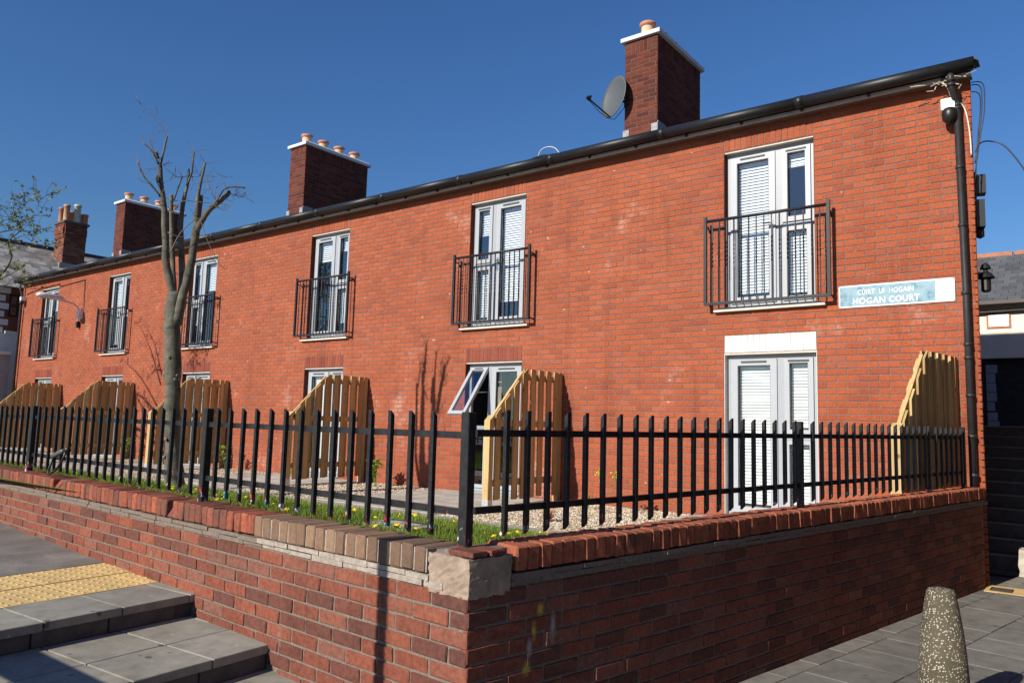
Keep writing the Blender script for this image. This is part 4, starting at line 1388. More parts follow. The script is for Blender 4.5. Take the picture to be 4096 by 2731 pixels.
# ------------------------------------------------------------------ pollarded tree
LIMB = {
'trunk':[(-6.165,-4.223,0.523,0.2000),(-6.174,-4.238,0.648,0.1650),(-6.184,-4.258,0.836,0.1380),(-6.200,-4.285,1.109,0.1280),(-6.211,-4.306,1.452,0.1256),(-6.222,-4.326,1.797,0.1239),(-6.232,-4.344,2.143,0.1239),(-6.243,-4.362,2.492,0.1256),(-6.257,-4.389,2.842,0.1280),(-6.265,-4.403,3.071,0.1280),(-6.267,-4.407,3.300,0.1000)],
'L1':[(-6.287,-4.402,3.201,0.0653),(-6.310,-4.443,3.450,0.0620),(-6.348,-4.511,3.781,0.0587),(-6.381,-4.571,4.456,0.0506),(-6.406,-4.616,4.758,0.0424),(-6.428,-4.655,5.097,0.0294)],
'L1a':[(-6.410,-4.663,5.074,0.0212),(-6.393,-4.634,5.340,0.0163),(-6.380,-4.610,5.526,0.0163)],
'L1b':[(-6.375,-4.704,5.090,0.0179),(-6.429,-4.800,5.278,0.0131),(-6.478,-4.889,5.361,0.0131)],
'L1c':[(-6.504,-4.667,5.184,0.0114),(-6.534,-4.722,5.324,0.0082),(-6.563,-4.775,5.495,0.0065)],
'L1d':[(-6.426,-4.692,5.190,0.0228),(-6.441,-4.719,5.288,0.0212)],
'L1e':[(-6.303,-4.677,4.616,0.0179),(-6.367,-4.792,4.773,0.0163),(-6.414,-4.876,4.867,0.0147),(-6.439,-4.922,4.971,0.0131),(-6.460,-4.959,5.076,0.0098)],
'L1f':[(-6.379,-4.649,4.779,0.0228),(-6.403,-4.692,4.868,0.0212),(-6.410,-4.704,4.935,0.0196)],
'L1t':[(-6.383,-4.615,5.511,0.0082),(-6.410,-4.664,5.613,0.0057),(-6.468,-4.768,5.783,0.0049),(-6.507,-4.838,5.838,0.0041),(-6.531,-4.881,5.881,0.0033),(-6.562,-4.937,5.938,0.0024)],
'L1u':[(-6.437,-4.650,5.616,0.0041),(-6.455,-4.682,5.704,0.0033),(-6.471,-4.712,5.751,0.0024)],
'L1v':[(-6.462,-4.860,4.880,0.0049),(-6.463,-4.861,4.992,0.0033),(-6.427,-4.797,5.011,0.0033),(-6.383,-4.717,5.012,0.0033)],
'L2':[(-6.456,-4.293,3.350,0.0392),(-6.477,-4.331,3.760,0.0375),(-6.502,-4.376,4.241,0.0359),(-6.522,-4.412,4.744,0.0326)],
'L3':[(-6.325,-4.264,3.275,0.0587),(-6.326,-4.266,3.549,0.0555),(-6.352,-4.312,4.096,0.0473),(-6.361,-4.328,4.372,0.0424),(-6.348,-4.306,4.690,0.0310),(-6.333,-4.278,4.923,0.0228),(-6.332,-4.277,5.136,0.0147)],
'L3b':[(-6.319,-4.295,4.892,0.0179),(-6.295,-4.251,5.101,0.0163),(-6.293,-4.247,5.261,0.0147),(-6.289,-4.241,5.397,0.0147)],
'L2b':[(-6.486,-4.389,4.663,0.0147),(-6.463,-4.347,4.874,0.0131),(-6.443,-4.312,5.033,0.0131)],
'L2c':[(-6.443,-4.312,5.029,0.0065),(-6.391,-4.218,5.046,0.0057),(-6.325,-4.099,5.081,0.0049)],
'L2d':[(-6.399,-4.335,5.015,0.0049),(-6.438,-4.406,5.002,0.0041),(-6.475,-4.471,4.948,0.0033),(-6.506,-4.528,4.896,0.0024)],
'L4':[(-6.123,-4.353,3.205,0.0750),(-6.093,-4.299,3.555,0.0685),(-6.064,-4.247,4.142,0.0620),(-6.066,-4.250,4.348,0.0522),(-6.070,-4.258,4.623,0.0294),(-6.058,-4.236,4.904,0.0212),(-6.039,-4.203,5.197,0.0196)],
'L4b':[(-6.107,-4.222,4.291,0.0489),(-6.100,-4.209,4.501,0.0457),(-6.093,-4.197,4.677,0.0359),(-6.094,-4.198,4.729,0.0261)],
'L5':[(-5.978,-4.298,4.154,0.0489),(-5.939,-4.228,4.352,0.0457),(-5.909,-4.175,4.480,0.0441),(-5.855,-4.078,4.610,0.0408),(-5.805,-3.987,4.726,0.0408),(-5.784,-3.949,4.802,0.0326)],
'L5b':[(-5.821,-4.118,4.618,0.0163),(-5.794,-4.070,4.737,0.0147),(-5.773,-4.032,4.813,0.0131),(-5.735,-3.965,4.852,0.0131),(-5.689,-3.882,4.867,0.0114),(-5.639,-3.791,4.872,0.0114)],
'T1':[(-6.041,-4.617,3.793,0.0098),(-6.005,-4.552,4.018,0.0082),(-5.965,-4.481,4.162,0.0082),(-5.897,-4.358,4.322,0.0082),(-5.866,-4.302,4.290,0.0073),(-5.839,-4.253,4.145,0.0065),(-5.812,-4.205,4.016,0.0065),(-5.760,-4.112,3.808,0.0057),(-5.711,-4.024,3.684,0.0049),(-5.679,-3.967,3.647,0.0049)],
'T2':[(-6.094,-4.609,4.369,0.0098),(-6.070,-4.567,4.460,0.0082),(-6.037,-4.507,4.555,0.0082),(-5.963,-4.374,4.577,0.0065),(-5.903,-4.266,4.574,0.0065),(-5.842,-4.157,4.578,0.0049),(-5.795,-4.071,4.522,0.0049),(-5.756,-4.002,4.509,0.0041),(-5.727,-3.950,4.576,0.0033),(-5.713,-3.925,4.643,0.0033)],
'T3':[(-5.859,-4.085,4.640,0.0065),(-5.881,-4.123,4.679,0.0049),(-5.910,-4.176,4.791,0.0049),(-5.934,-4.218,4.905,0.0041),(-5.946,-4.241,4.970,0.0033)],
'T4':[(-5.934,-4.219,4.922,0.0041),(-5.912,-4.180,4.964,0.0033),(-5.885,-4.131,4.973,0.0024)],
'T5':[(-5.876,-4.115,4.680,0.0049),(-5.874,-4.112,4.819,0.0041),(-5.858,-4.082,4.929,0.0033),(-5.829,-4.030,5.008,0.0024)],
'T6':[(-5.783,-3.948,4.777,0.0049),(-5.743,-3.876,4.754,0.0041),(-5.704,-3.805,4.742,0.0033)],
'T7':[(-5.910,-4.176,4.652,0.0033),(-5.965,-4.274,4.688,0.0033),(-5.929,-4.209,4.751,0.0024)],
'T8':[(-6.292,-4.245,5.137,0.0041),(-6.311,-4.280,5.255,0.0033),(-6.309,-4.277,5.344,0.0024)],
'T9':[(-6.288,-4.239,5.032,0.0041),(-6.288,-4.238,4.873,0.0033),(-6.304,-4.266,4.693,0.0024)],
'T10':[(-6.154,-4.614,4.108,0.0082),(-6.109,-4.533,4.069,0.0065),(-6.057,-4.440,4.065,0.0049),(-6.029,-4.390,4.133,0.0033)],
}
tree = thing('pollarded_tree', 'pollarded grey-barked tree with lopped limbs on the lawn behind the railing', 'tree', (-6.18, -4.25, .55))
TO = Vector((-6.18, -4.25, .55))
def smooth_path(L, k=3):
    P = [Vector(p[:3]) for p in L]; Rr = [p[3] for p in L]
    op, orr = [], []
    for i in range(len(P) - 1):
        p0 = P[max(i - 1, 0)]; p1 = P[i]; p2 = P[i + 1]; p3 = P[min(i + 2, len(P) - 1)]
        for j in range(k):
            t = j / k
            op.append(.5 * ((2 * p1) + (p2 - p0) * t + (2 * p0 - 5 * p1 + 4 * p2 - p3) * t * t + (3 * p1 - p0 - 3 * p2 + p3) * t ** 3))
            orr.append(Rr[i] * (1 - t) + Rr[i + 1] * t)
    op.append(P[-1]); orr.append(Rr[-1])
    return op, orr
q = random.Random(21)
for k in ('L1', 'L2', 'L3', 'L4'):
    L = LIMB[k]
    LIMB[k] = [(-6.245 + (L[0][0] + 6.245) * .35, -4.37 + (L[0][1] + 4.37) * .35, 2.85, L[0][3] * 1.15)] + L
for k, L in LIMB.items():
    twig = k.startswith('T') or L[0][3] < .009
    op, orr = smooth_path(L, 3 if not twig else 2)
    orr = [r * q.uniform(.78, .94) for r in orr]
    if not twig:
        op = [p + Vector((q.uniform(-1, 1), q.uniform(-1, 1), 0)) * min(.012, orr[i] * .14) for i, p in enumerate(op)]
    b = MB(); b.tube([p - TO for p in op], orr, 12 if orr[0] > .02 else 6)
    nm = 'trunk' if k == 'trunk' else ('twig' if twig else 'limb')
    o = b.build(nm, 'smooth_bark' if not twig else 'bark_twig', tree, True)
    if not twig and k not in ('trunk',):
        d = (op[-1] - op[-2]).normalized()
        c = MB(); c.tube([op[-1] - TO - d * .004, op[-1] - TO + d * .004], orr[-1] * .86, 10); c.build('cut_face', 'cut_wood', o)
# side shoots
for i in range(95):
    L = LIMB[q.choice(['L1', 'L3', 'L4', 'L1a', 'L3b', 'L1b', 'L4', 'L2b', 'T1', 'T2', 'T3', 'T5', 'T6', 'L2c', 'L2d', 'L1t', 'L5b', 'L1e', 'T2', 'T3', 'T6'])]
    p = Vector(q.choice(L)[:3]); pts = [p]
    d = Vector((q.uniform(-1, 1), q.uniform(-1, 1), q.uniform(-.3, 1))).normalized()
    for s in range(3):
        d = (d + Vector((q.uniform(-.6, .6), q.uniform(-.6, .6), q.uniform(-.3, .6)))).normalized()
        pts.append(pts[-1] + d * q.uniform(.04, .09))
    b = MB(); b.tube([x - TO for x in pts], [.0042, .0036, .003, .0022], 4); b.build('twig', 'bark_twig', tree)
# knots on the trunk
for i in range(9):
    a = q.uniform(-2.4, .4); z = q.uniform(.9, 3.0)
    j = min(range(len(LIMB['trunk'])), key=lambda m: abs(LIMB['trunk'][m][2] - z))
    c = Vector(LIMB['trunk'][j][:3]); c.z = z
    r = LIMB['trunk'][j][3]
    pos = c + Vector((math.cos(a), math.sin(a), 0)) * (r * .97) - TO
    b = MB(); b.lathe([(.026, -.005), (.022, .008), (.010, .012), (.008, .004)], 9); o = b.build('knot', 'bark_twig', tree, True, pos)
    o.rotation_euler = Vector((math.cos(a), math.sin(a), .1)).to_track_quat('Z', 'Y').to_euler()

# ------------------------------------------------------------------ leafy tree at the left edge
BR = {
'B0':[(-14.540,-4.227,3.771,0.0299),(-14.299,-4.101,4.215,0.0259),(-14.098,-3.982,4.480,0.0200),(-13.990,-3.939,4.781,0.0150),(-13.897,-3.911,5.101,0.0130),(-13.776,-3.850,5.343,0.0100),(-13.645,-3.761,5.426,0.0070),(-13.534,-3.678,5.450,0.0050)],
'B1':[(-14.320,-4.249,5.185,0.0140),(-14.063,-4.063,5.273,0.0090),(-13.903,-3.945,5.318,0.0080),(-13.776,-3.849,5.333,0.0070),(-13.587,-3.702,5.319,0.0050),(-13.428,-3.581,5.335,0.0040),(-13.286,-3.472,5.340,0.0020)],
'B2':[(-14.239,-4.241,5.584,0.0080),(-14.048,-4.097,5.610,0.0060),(-13.889,-3.978,5.636,0.0050),(-13.690,-3.854,5.860,0.0050),(-13.509,-3.735,6.005,0.0040),(-13.343,-3.632,6.189,0.0020)],
'B3':[(-14.206,-4.219,5.605,0.0050),(-14.042,-4.111,5.749,0.0040),(-13.894,-4.016,5.893,0.0030),(-13.833,-3.986,6.014,0.0020)],
'B4':[(-14.020,-4.065,5.532,0.0050),(-13.813,-3.911,5.579,0.0040),(-13.573,-3.733,5.627,0.0040),(-13.441,-3.650,5.770,0.0030),(-13.356,-3.601,5.892,0.0030),(-13.189,-3.502,6.115,0.0020),(-13.125,-3.454,6.117,0.0015)],
'B5':[(-14.432,-4.184,4.072,0.0140),(-14.106,-3.962,4.282,0.0090),(-13.892,-3.824,4.487,0.0070),(-13.779,-3.743,4.530,0.0050),(-13.686,-3.666,4.494,0.0030)],
'B6':[(-14.351,-4.127,4.115,0.0100),(-14.016,-3.879,4.186,0.0070),(-13.805,-3.733,4.312,0.0050),(-13.707,-3.666,4.374,0.0030)],
'B7':[(-13.990,-3.939,4.781,0.0050),(-13.795,-3.806,4.906,0.0040),(-13.617,-3.680,4.992,0.0030),(-13.474,-3.573,5.016,0.0020),(-13.283,-3.429,5.043,0.0015)],
'B8':[(-13.894,-4.016,5.893,0.0020),(-13.752,-3.906,5.888,0.0015)],
'B9':[(-14.246,-4.225,5.425,0.0070),(-14.056,-4.079,5.432,0.0050),(-13.912,-3.974,5.476,0.0040),(-13.740,-3.836,5.443,0.0030),(-13.612,-3.741,5.467,0.0020)],
'B10':[(-13.690,-3.854,5.860,0.0030),(-13.692,-3.873,5.979,0.0020),(-13.633,-3.840,6.080,0.0015)],
'B11':[(-13.953,-3.830,4.188,0.0040),(-13.797,-3.702,4.134,0.0030),(-13.670,-3.605,4.138,0.0020)],
'B12':[(-14.076,-4.032,4.976,0.0040),(-13.897,-3.911,5.101,0.0030),(-13.750,-3.812,5.205,0.0020),(-13.612,-3.692,5.111,0.0020)],
'B13':[(-14.841,-4.310,2.672,0.0599),(-14.724,-4.287,3.171,0.0499),(-14.540,-4.227,3.771,0.0359)],
}
lt = thing('leafy_tree', 'tree in young yellow-green leaf reaching in at the left edge', 'tree', (-15.6, -4.3, .6))
LO_ = Vector((-15.6, -4.3, .6))
tr = MB()
base = Vector(BR['B13'][0][:3])
op, orr = smooth_path([(-15.6, -4.3, .55, .16), (-15.55, -4.35, 1.4, .13)] + [(p[0], p[1], p[2], max(p[3], .05)) for p in BR['B13']], 3)
tr.tube([p - LO_ for p in op], orr, 10)
tr.build('trunk', 'bark_dark', lt, True)
lf = MB()
q = random.Random(5)
def leaf(mb, p, d, size, tint):
    d = d.normalized(); s = d.cross(Vector((q.uniform(-1, 1), q.uniform(-1, 1), q.uniform(-1, 1))))
    if s.length < .01: s = d.cross(Vector((1, 0, 0)))
    s = s.normalized(); nn = d.cross(s)
    mb.add([p, p + d * size * .45 + s * size * .26 + nn * size * .06, p + d * size, p + d * size * .45 - s * size * .26 + nn * size * .06], [(0, 1, 2, 3)], tint)
def grow(pts, rads, lv):
    op, orr = smooth_path([(p.x, p.y, p.z, r) for p, r in zip(pts, rads)], 3)
    b = MB(); b.tube([p - LO_ for p in op], [max(r, .004) for r in orr], 6); b.build('branch', 'bark_dark', lt, True)
    for i, p in enumerate(op):
        if i < 2: continue
        for _ in range(2 if lv == 0 else 3):
            if q.random() < .55:
                d = Vector((q.uniform(-1, 1), q.uniform(-1, 1), q.uniform(-.4, 1))).normalized()
                pts2 = [p]
                for s in range(3):
                    d = (d + Vector((q.uniform(-.5, .5), q.uniform(-.5, .5), q.uniform(-.3, .5)))).normalized()
                    pts2.append(pts2[-1] + d * q.uniform(.05, .13))
                tw.tube([x - LO_ for x in pts2], [.004, .0035, .003, .002], 4)
                for x in pts2[1:]:
                    for _k in range(q.choice((0, 1, 2, 3))):
                        leaf(lf, x - LO_, Vector((q.uniform(-1, 1), q.uniform(-1, 1), q.uniform(-.6, .8))), q.uniform(.05, .095), q.random())
tw = MB()
for k, L in BR.items():
    if k == 'B13': continue
    pts = [Vector(p[:3]) for p in L]
    pts = [pts[0]] + [p + Vector((q.uniform(-.08, .08), q.uniform(-.3, .3) * (i / len(pts)), 0)) for i, p in enumerate(pts[1:], 1)]
    grow(pts, [p[3] for p in L], 0)
# crown beyond the picture's edge
for i in range(34):
    a = q.uniform(0, 2 * math.pi); p = Vector((-15.5, -4.35, q.uniform(2.2, 5.2)))
    r = q.uniform(.9, 2.2)
    e = p + Vector((math.cos(a) * r, math.sin(a) * r, q.uniform(.3, 1.6)))
    uu = (e - CAM).dot(cR) / (e - CAM).dot(cF)
    if uu > -.70: continue
    grow([p, (p + e) / 2 + Vector((0, 0, .15)), e], [.03, .016, .005], 1)
tag(tw.build('twigs', 'bark_dark', lt), kind='stuff')
tag(lf.build('foliage', 'tree_leaf', lt), kind='stuff')

# ------------------------------------------------------------------ shrubs in the gravel
def shrub(label, x, y, h, stems, leaves, mat='shrub_leaf', size=.09, flower=False):
    t = thing('shrub', label, 'shrub', (x, y, .44))
    q = random.Random(label)
    st = MB(); lf = MB(); fw = MB()
    for s in range(stems):
        d = Vector((q.uniform(-.5, .5), q.uniform(-.3, .3), 1)).normalized()
        p = Vector((q.uniform(-.04, .04), q.uniform(-.04, .04), 0)); pts = [p]
        for k in range(4):
            d = (d + Vector((q.uniform(-.25, .25), q.uniform(-.25, .25), .1))).normalized()
            pts.append(pts[-1] + d * h / 4)
        st.tube(pts, [.007, .006, .005, .004, .003], 5)
        for k in range(leaves):
            i = q.choice((2, 3, 3, 4, 4, 4))
            dd = Vector((q.uniform(-1, 1), q.uniform(-1, 1), q.uniform(-.2, .9)))
            dd.normalize(); sd_ = dd.cross(Vector((0, 0, 1))).normalized(); nn = sd_.cross(dd)
            z = size * q.uniform(.7, 1.2); pp = pts[i]
            lf.add([pp, pp + dd * z * .3 + sd_ * z * .2 + nn * z * .08, pp + dd * z * .7 + sd_ * z * .17 + nn * z * .05, pp + dd * z - nn * z * .1, pp + dd * z * .7 - sd_ * z * .17 + nn * z * .05, pp + dd * z * .3 - sd_ * z * .2 + nn * z * .08], [(0, 1, 2, 3, 4, 5)], q.random())
        if flower:
            for k in range(12):
                c = pts[-1] + Vector((q.uniform(-.06, .06), q.uniform(-.06, .06), q.uniform(-.04, .05)))
                fw.lathe([(.012, 0), (.016, .01), (.004, .018)], 6, c)
    st.build('stems', 'stem_green', t); lf.build('leaves', mat, t)
    if fw.v: fw.build('flowers', 'plant_flower', t)
shrub('bright green young shrub at the foot of the screen left of the open window', -6.15, -.55, .42, 5, 13, size=.13)
shrub('thin plant with a yellow-green flower head in the gravel near the middle', -1.3, -.95, .55, 2, 9, flower=True, size=.08)
shrub('small upright green shrub beside the screen behind the tree', -10.9, -.5, .48, 3, 10, size=.12)
shrub('small leafy shrub in front of the screen left of the tree', -15.3, -.55, .55, 5, 10, size=.13)
shrub('leafy shrub at the far left in front of the end screen', -20.0, -.9, .6, 5, 10, size=.14)
shrub('low seedling in the gravel under the yellow-green flower', -1.75, -.6, .16, 3, 6, size=.06)
shrub('low creeping plant in the gravel right of the screen behind the tree', -8.8, -.35, .14, 4, 6, size=.06)
rs = MB(); q = random.Random(2)
for i in range(60):
    a = q.uniform(0, 6.28); rs.tube([(0, 0, 0), (math.cos(a) * q.uniform(.03, .10), math.sin(a) * q.uniform(.03, .1), q.uniform(.06, .16))], .0035, 3)
tag(rs.build('dry_tuft', 'pot_red', None, False, (-1.35, -2.15, .44)), 'brown tuft of dry stalks in the gravel beside the right railing', 'plant')

# ------------------------------------------------------------------ grass, gravel pebbles, dandelions
q = random.Random(77)
gr_ = MB()
def blade(x, y, z, h, w, lean, az, tint):
    dx, dy = math.cos(az), math.sin(az)
    lx, ly = lean * math.cos(az + 1.3), lean * math.sin(az + 1.3)
    gr_.add([(x - dx * w, y - dy * w, z), (x + dx * w, y + dy * w, z), (x + lx * .4 + dx * w * .6, y + ly * .4 + dy * w * .6, z + h * .6), (x + lx, y + ly, z + h), (x + lx * .4 - dx * w * .6, y + ly * .4 - dy * w * .6, z + h * .6)], [(0, 1, 2, 3, 4)], tint)
cnt = 0
while cnt < 62000:
    u = q.random()
    x = xr(-6) - 22 * u ** 2.1
    y = -3.72 - q.random() ** .9 * 3.27
    if x > xr(y) or y < -7.2 + .0593 * (1.715 - x) + .225: continue
    d = (Vector((x, y, .7)) - CAM).length
    h = q.uniform(.035, .085) * (1 + .35 * math.sin(x * 2.3) * math.sin(y * 3.1))
    if y < -6.6: h *= 1.35
    s = max(1.0, d / 5.5)
    blade(x, y, Z_LAWN(y), h, .0028 * s, q.uniform(0, h * .7), q.uniform(0, 6.28), q.random())
    cnt += 1
tag(gr_.build('grass', 'grass_blade'), 'bright green grass of the front lawn behind the railing', 'grass', kind='stuff')
pb_ = MB()
OCT = [(0, 2, 4), (2, 1, 4), (1, 3, 4), (3, 0, 4), (2, 0, 5), (1, 2, 5), (3, 1, 5), (0, 3, 5)]
regions = [(-2.6, -.45, 5200), (-7.05, -5.1, 3000), (-11.7, -9.5, 1800), (-16.05, -14.2, 900), (2.0, 2.4, 200)]
for (xa, xb, n) in regions:
    for i in range(n):
        x = q.uniform(xa, xb); y = -q.random() * 2.78; r = q.uniform(.008, .019)
        t = Matrix.Rotation(q.uniform(0, 6.28), 3, 'Z')
        v = [Vector((r * 1.3, 0, 0)), Vector((-r * 1.2, 0, 0)), Vector((0, r, 0)), Vector((0, -r, 0)), Vector((0, 0, r * .7)), Vector((0, 0, -r * .4))]
        c = Vector((x, y, .441 + r * .2))
        pb_.add([c + t @ k for k in v], OCT, q.random())
tag(pb_.build('pebbles', 'gravel'), 'pale loose gravel in the beds along the house wall', 'gravel', kind='stuff')
dm = MB()
for k in range(11):
    a = k * 2 * math.pi / 11
    dm.add([(0, 0, .004), (math.cos(a - .3) * .014, math.sin(a - .3) * .014, .004), (math.cos(a) * .024, math.sin(a) * .024, .001 + (k % 2) * .003), (math.cos(a + .3) * .014, math.sin(a + .3) * .014, .004)], [(0, 1, 2, 3)])
dm.lathe([(.012, .002), (.009, .009), (.002, .011)], 8)
DM = dm.mesh('dandelion', 'dandelion_yellow')
dn = 0
while dn < 74:
    x = 1.2 - q.random() ** 1.3 * 6.5; y = q.uniform(-6.8, -4.0)
    if x > xr(y) - .05: continue
    o = obj('dandelion', DM, None, (x, y, Z_LAWN(y) + q.uniform(.05, .085)))
    o.rotation_euler = (q.uniform(.1, .7), q.uniform(-.4, .4), q.uniform(0, 6))
    s = q.uniform(.75, 1.25); o.scale = (s, s, s)
    tag(o, 'yellow dandelion flower in the lawn behind the railing', 'flower', 'dandelions in the lawn')
    dn += 1
b = MB(); b.lathe([(.005, -.018), (.016, -.01), (.02, 0), (.015, .012), (.004, .019)], 10)
tag(b.build('dandelion_clock', 'render_white', None, True, (1.12, -6.2, Z_LAWN(-6.2) + .1)), 'fluffy white dandelion seed head near the railing corner', 'flower')
me = bevel_box(.5, .35, .05, .015, .01, 'st', 'stepping_stone', 'stone_block')
tag(obj('stepping_stone', me, None, (-.35, -6.05, Z_LAWN(-5.9) - .005)), 'flat stone half buried in the lawn near the street wall', 'stone')

# ------------------------------------------------------------------ neighbour house beyond the left end
nh = thing('neighbour_house', 'old brick house with slate roof and white quoins beyond the left end', 'house', (-25.2, 2, 0))
NO = Vector((-25.2, 2, 0))
b = MB(); b.box(-5.6, 0, -2.30, 8, -.05, 5.75); b.build('wall', 'old_brick', nh)
r = MB()
r.add([(.25, -2.6, 5.72), (.25, 8.2, 5.72), (-2.8, 8.2, 7.82), (-2.8, -2.6, 7.82), (-5.85, -2.6, 5.72), (-5.85, 8.2, 5.72)], [(0, 1, 2, 3), (3, 2, 5, 4)])
nroof = r.build('roof', 'slate_sunny', nh)
q = random.Random(31)
sl_m = [MB() for _ in range(3)]
for i, s in enumerate(sl_m):
    sl_dir = Vector((-3.05, 0, 2.1)).normalized()
    s.obox(Vector((0, 0, 0)), Vector((0, .292, 0)), sl_dir * .21, Vector((2.1, 0, 3.05)).normalized() * (.008 + .002 * i), .3 * i)
sl_m = [s.mesh('slate', 'slate_sunny') for s in sl_m]
rest = MB(); nsl = 0
up3 = Vector((-3.05, 0, 2.1)).normalized(); nrm3 = Vector((2.1, 0, 3.05)).normalized()
for row in range(19):
    for c in range(36):
        p = Vector((.25, -2.6 + c * .3 + (.15 if row % 2 else 0), 5.72)) + up3 * (row * .195) + nrm3 * (.004 + q.uniform(0, .004))
        if p.y > 7.9: continue
        if p.y < 4.2 and row > 3 and nsl < 290:
            obj('slate', sl_m[q.randrange(3)], nroof, p); nsl += 1
        else:
            rest.obox(p, Vector((0, .292, 0)), up3 * .21, nrm3 * .009, q.random())
tag(rest.build('slates', 'slate_sunny', nroof), kind='stuff')
b = MB()
for i in range(12): b.box(-2.9, -2.7, -2.6 + i * .9, -1.72 + i * .9, 7.80, 7.90)
b.build('ridge', 'slate_dark', nroof)
for i in range(7):       # white quoins at the near corner
    b = MB(); w = .22 if i % 2 else .36
    b.box(-.02, .02, -2.32, -2.32 + w, 3.9 + i * .27, 3.9 + i * .27 + .2); b.build('quoin', 'render_white', nh)
wdw = MB(); ring_ = None
for (x0, x1, y0, y1, z0, z1) in ((0.002, .03, -1.98, -1.70, 4.75, 5.50),):
    wdw.box(x0, x1, y0, y0 + .05, z0, z1); wdw.box(x0, x1, y1 - .05, y1, z0, z1); wdw.box(x0, x1, y0 + .05, y1 - .05, z1 - .05, z1); wdw.box(x0, x1, y0 + .05, y1 - .05, z0, z0 + .05); wdw.box(x0, x1, y0 + .05, y1 - .05, 5.1, 5.14)
wo = wdw.build('window', 'black_plastic', nh)
b = MB(); b.box(.004, .012, -1.93, -1.75, 4.8, 5.45); b.build('pane', 'window_glass', wo)
b = MB(); b.box(0.0, .05, -2.30, 3, -.05, 4.15); b.build('painted_band', 'render_white', nh)
b = MB(); b.box(0.0, .12, -2.05, -1.6, 4.15, 4.25); b.build('window_sill', 'render_white', nh)
# its old chimney
F1 = Frame((-27.55, 2.15, 0), (1, 0, 0), (0, -1, 0))
oc = MB(); oc.box(-27.55 - NO.x + .006, -26.75 - NO.x - .006, 2.15 - NO.y + .006, 2.95 - NO.y - .006, 6.4, 8.72)
och = oc.build('chimney', 'side_mortar', nh)
mb = MB(); q = random.Random(8)
for (F, w) in ((F1, .8), (Frame((-26.75, 2.15, 0), (0, 1, 0), (1, 0, 0)), .8), (Frame((-27.55, 2.95, 0), (0, -1, 0), (-1, 0, 0)), .8)):
    for (u, z, ww, h) in courses(0, w, [6.6 + C_ * k for k in range(27)], []):
        d = 0 if z < 8.1 else (.03 if z < 8.25 else (.06 if z < 8.45 else .03))
        mb.add([F.P(u + a, z + c, dd + d) - NO for a, dd, c in brick_local(ww, h, q, dep=.12, jit=.004)], BQ, q.random())
tag(mb.build('brickwork', 'old_brick', och), kind='stuff')
b = MB(); b.box(-2.41, -1.49, .09, 1.01, 8.70, 8.78); b.build('flaunching', 'step_dark', och)
for i, (x, y, h, mat, rr_) in enumerate(((-2.2, .25, .62, 'pot_red', .10), (-1.75, .25, .66, 'pot_clay', .11), (-2.2, .62, .55, 'pot_red', .1), (-1.72, .62, .74, 'pot_pale', .12), (-2.15, .88, .5, 'pot_red', .1), (-1.7, .9, .42, 'pot_red', .11))):
    b = MB(); b.lathe([(rr_ * 1.1, 0), (rr_, .06), (rr_ * .92, h - .08), (rr_ * 1.1, h - .07), (rr_ * 1.1, h), (rr_ * .8, h), (rr_ * .8, h - .1)], 14, (x, y, 8.76)); b.build('chimney_pot', mat, och, True)
b = MB(); b.box(-1.56, -1.50, .05, 1.1, 6.9, 7.15); b.build('lead_flashing', 'lead', och)
# boundary wall of the neighbour
bw = thing('boundary_wall', 'grey rendered boundary wall with white coping at the left end', 'wall', (-24.3, -1.0, 0))
b = MB(); b.box(-.25, .0, -6, .9, -.05, 3.40); b.build('wall', 'render_grey', bw)
b = MB(); b.box(-.29, .04, -6, .9, 3.40, 3.50); b.build('coping', 'render_white', bw)

# ------------------------------------------------------------------ alley to the right: stairs and the house behind
al = MB(); al.box(2.4, 7, 1.25, 14, -.05, .006)
al_s = structure(al.build('alley_stairs', 'step_dark'))
for i in range(11):
    b = MB(); b.box(2.0, 6.5, 1.35 + i * .34, 5.2, .16 * i + .007, .16 * (i + 1)); b.build('stair', 'step_dark', al_s)
    b = MB(); b.box(2.0, 6.5, 1.325 + i * .34, 1.40 + i * .34, .16 * (i + 1) + .001, .16 * (i + 1) + .022); b.build('stair_nosing', 'paving_grey', al_s)
st_ = MB()
tag(lump('stone_pier', 'stone_block', [Vector((3.17, .95, 0)), Vector((3.75, .95, 0)), Vector((3.75, 1.25, 0)), Vector((3.17, 1.25, 0))], [Vector((3.17, .95, 0)), Vector((3.75, .95, 0)), Vector((3.75, 1.25, 0)), Vector((3.17, 1.25, 0))], .0, .30, None, 3, .008, 4), 'rough pale stone block beside the alley stairs', 'stone')
bgh = thing('rear_house', 'cream house with slate roof seen past the right-hand house corner', 'house', (3.0, 9.0, 0))
b = MB(); b.box(-5, 6, 0, 5, 3.25, 4.42); b.build('upper_wall', 'render_cream', bgh)
b = MB(); b.box(-5, 6, .15, 5, -.05, 3.25); b.build('lower_wall', 'dark_wall', bgh)
q = random.Random(6)
for i in range(7):
    b = MB(); b.box(-.92, -.76 + q.uniform(-.02, .07), .12, .149, 1.75 + i * .2, 1.93 + i * .2 + q.uniform(-.02, .015)); b.build('quoin', 'render_grey', bgh)
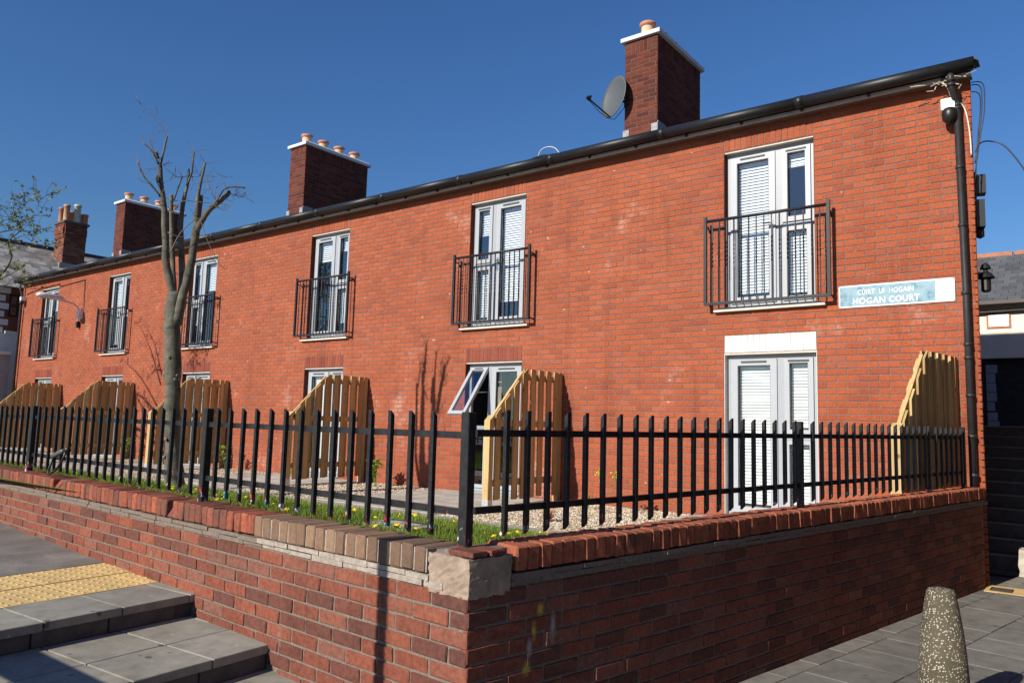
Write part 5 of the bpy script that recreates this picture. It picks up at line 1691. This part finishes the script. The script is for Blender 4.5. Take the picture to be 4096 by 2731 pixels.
r = MB(); r.add([(-5.2, -.25, 4.42), (6.2, -.25, 4.42), (6.2, 2.1, 5.85), (-5.2, 2.1, 5.85), (6.2, 4.6, 4.42), (-5.2, 4.6, 4.42)], [(0, 1, 2, 3), (3, 2, 4, 5)])
ro = r.build('roof', 'slate_blue', bgh)
up4 = Vector((0, 2.35, 1.43)).normalized(); n4 = Vector((0, -1.43, 2.35)).normalized()
rest = MB()
for row in range(15):
    for c in range(46):
        p = Vector((-5.2 + c * .25 + (.125 if row % 2 else 0), -.27, 4.42)) + up4 * (row * .185) + n4 * .004
        rest.obox(p, Vector((.243, 0, 0)), up4 * .2, n4 * (.008 + q.uniform(0, .004)), q.random())
tag(rest.build('slates', 'slate_blue', ro), kind='stuff')
for i in range(12):
    b = MB(); b.box(-5.2 + i * .95, -4.3 + i * .95, 2.02, 2.2, 5.83, 5.92); b.build('ridge_tile', 'pot_red', ro)
b = MB(); b.box(-5.2, 6.2, -.32, -.2, 4.36, 4.43); b.build('gutter', 'soffit', ro)
b = MB(); b.box(-.86, -.42, -.02, .01, 3.88, 4.20); wf = b.build('window', 'pot_red', bgh)
b = MB(); b.box(-.82, -.46, -.026, -.021, 3.92, 4.17); b.build('pane', 'blind_white', wf)
wire('cable', 'black cable stretched across the cream wall in the background', [(1.6, 8.9, 4.22), (2.6, 8.9, 4.23), (4.0, 8.9, 4.26)], .02, 'black_plastic')

# ------------------------------------------------------------------ unseen house added on the right to keep sky light off the side wall
fh = thing('sky_blocker_house', 'tall dark brick house added outside the right edge to block sky light', 'house', (6.1, -3, 0))
b = MB(); b.box(0, 7, -5.0, 9, -.05, 12.0); b.build('wall', 'chimney_brick', fh)
r = MB(); r.add([(-.3, -5.2, 12.0), (-.3, 9.3, 12.0), (3.5, 9.3, 14.5), (3.5, -5.2, 14.5), (7.3, -5.2, 12.0), (7.3, 9.3, 12.0)], [(3, 2, 1, 0), (3, 4, 5, 2)]); r.build('roof', 'slate_dark', fh)
for z in (1.0, 4.2, 6.9):
    for y in (-3.5, 0.5, 4.5):
        b = MB(); b.box(-.02, .0, y, y + 1.1, z, z + 1.6); wn_ = b.build('window', 'black_plastic', fh)
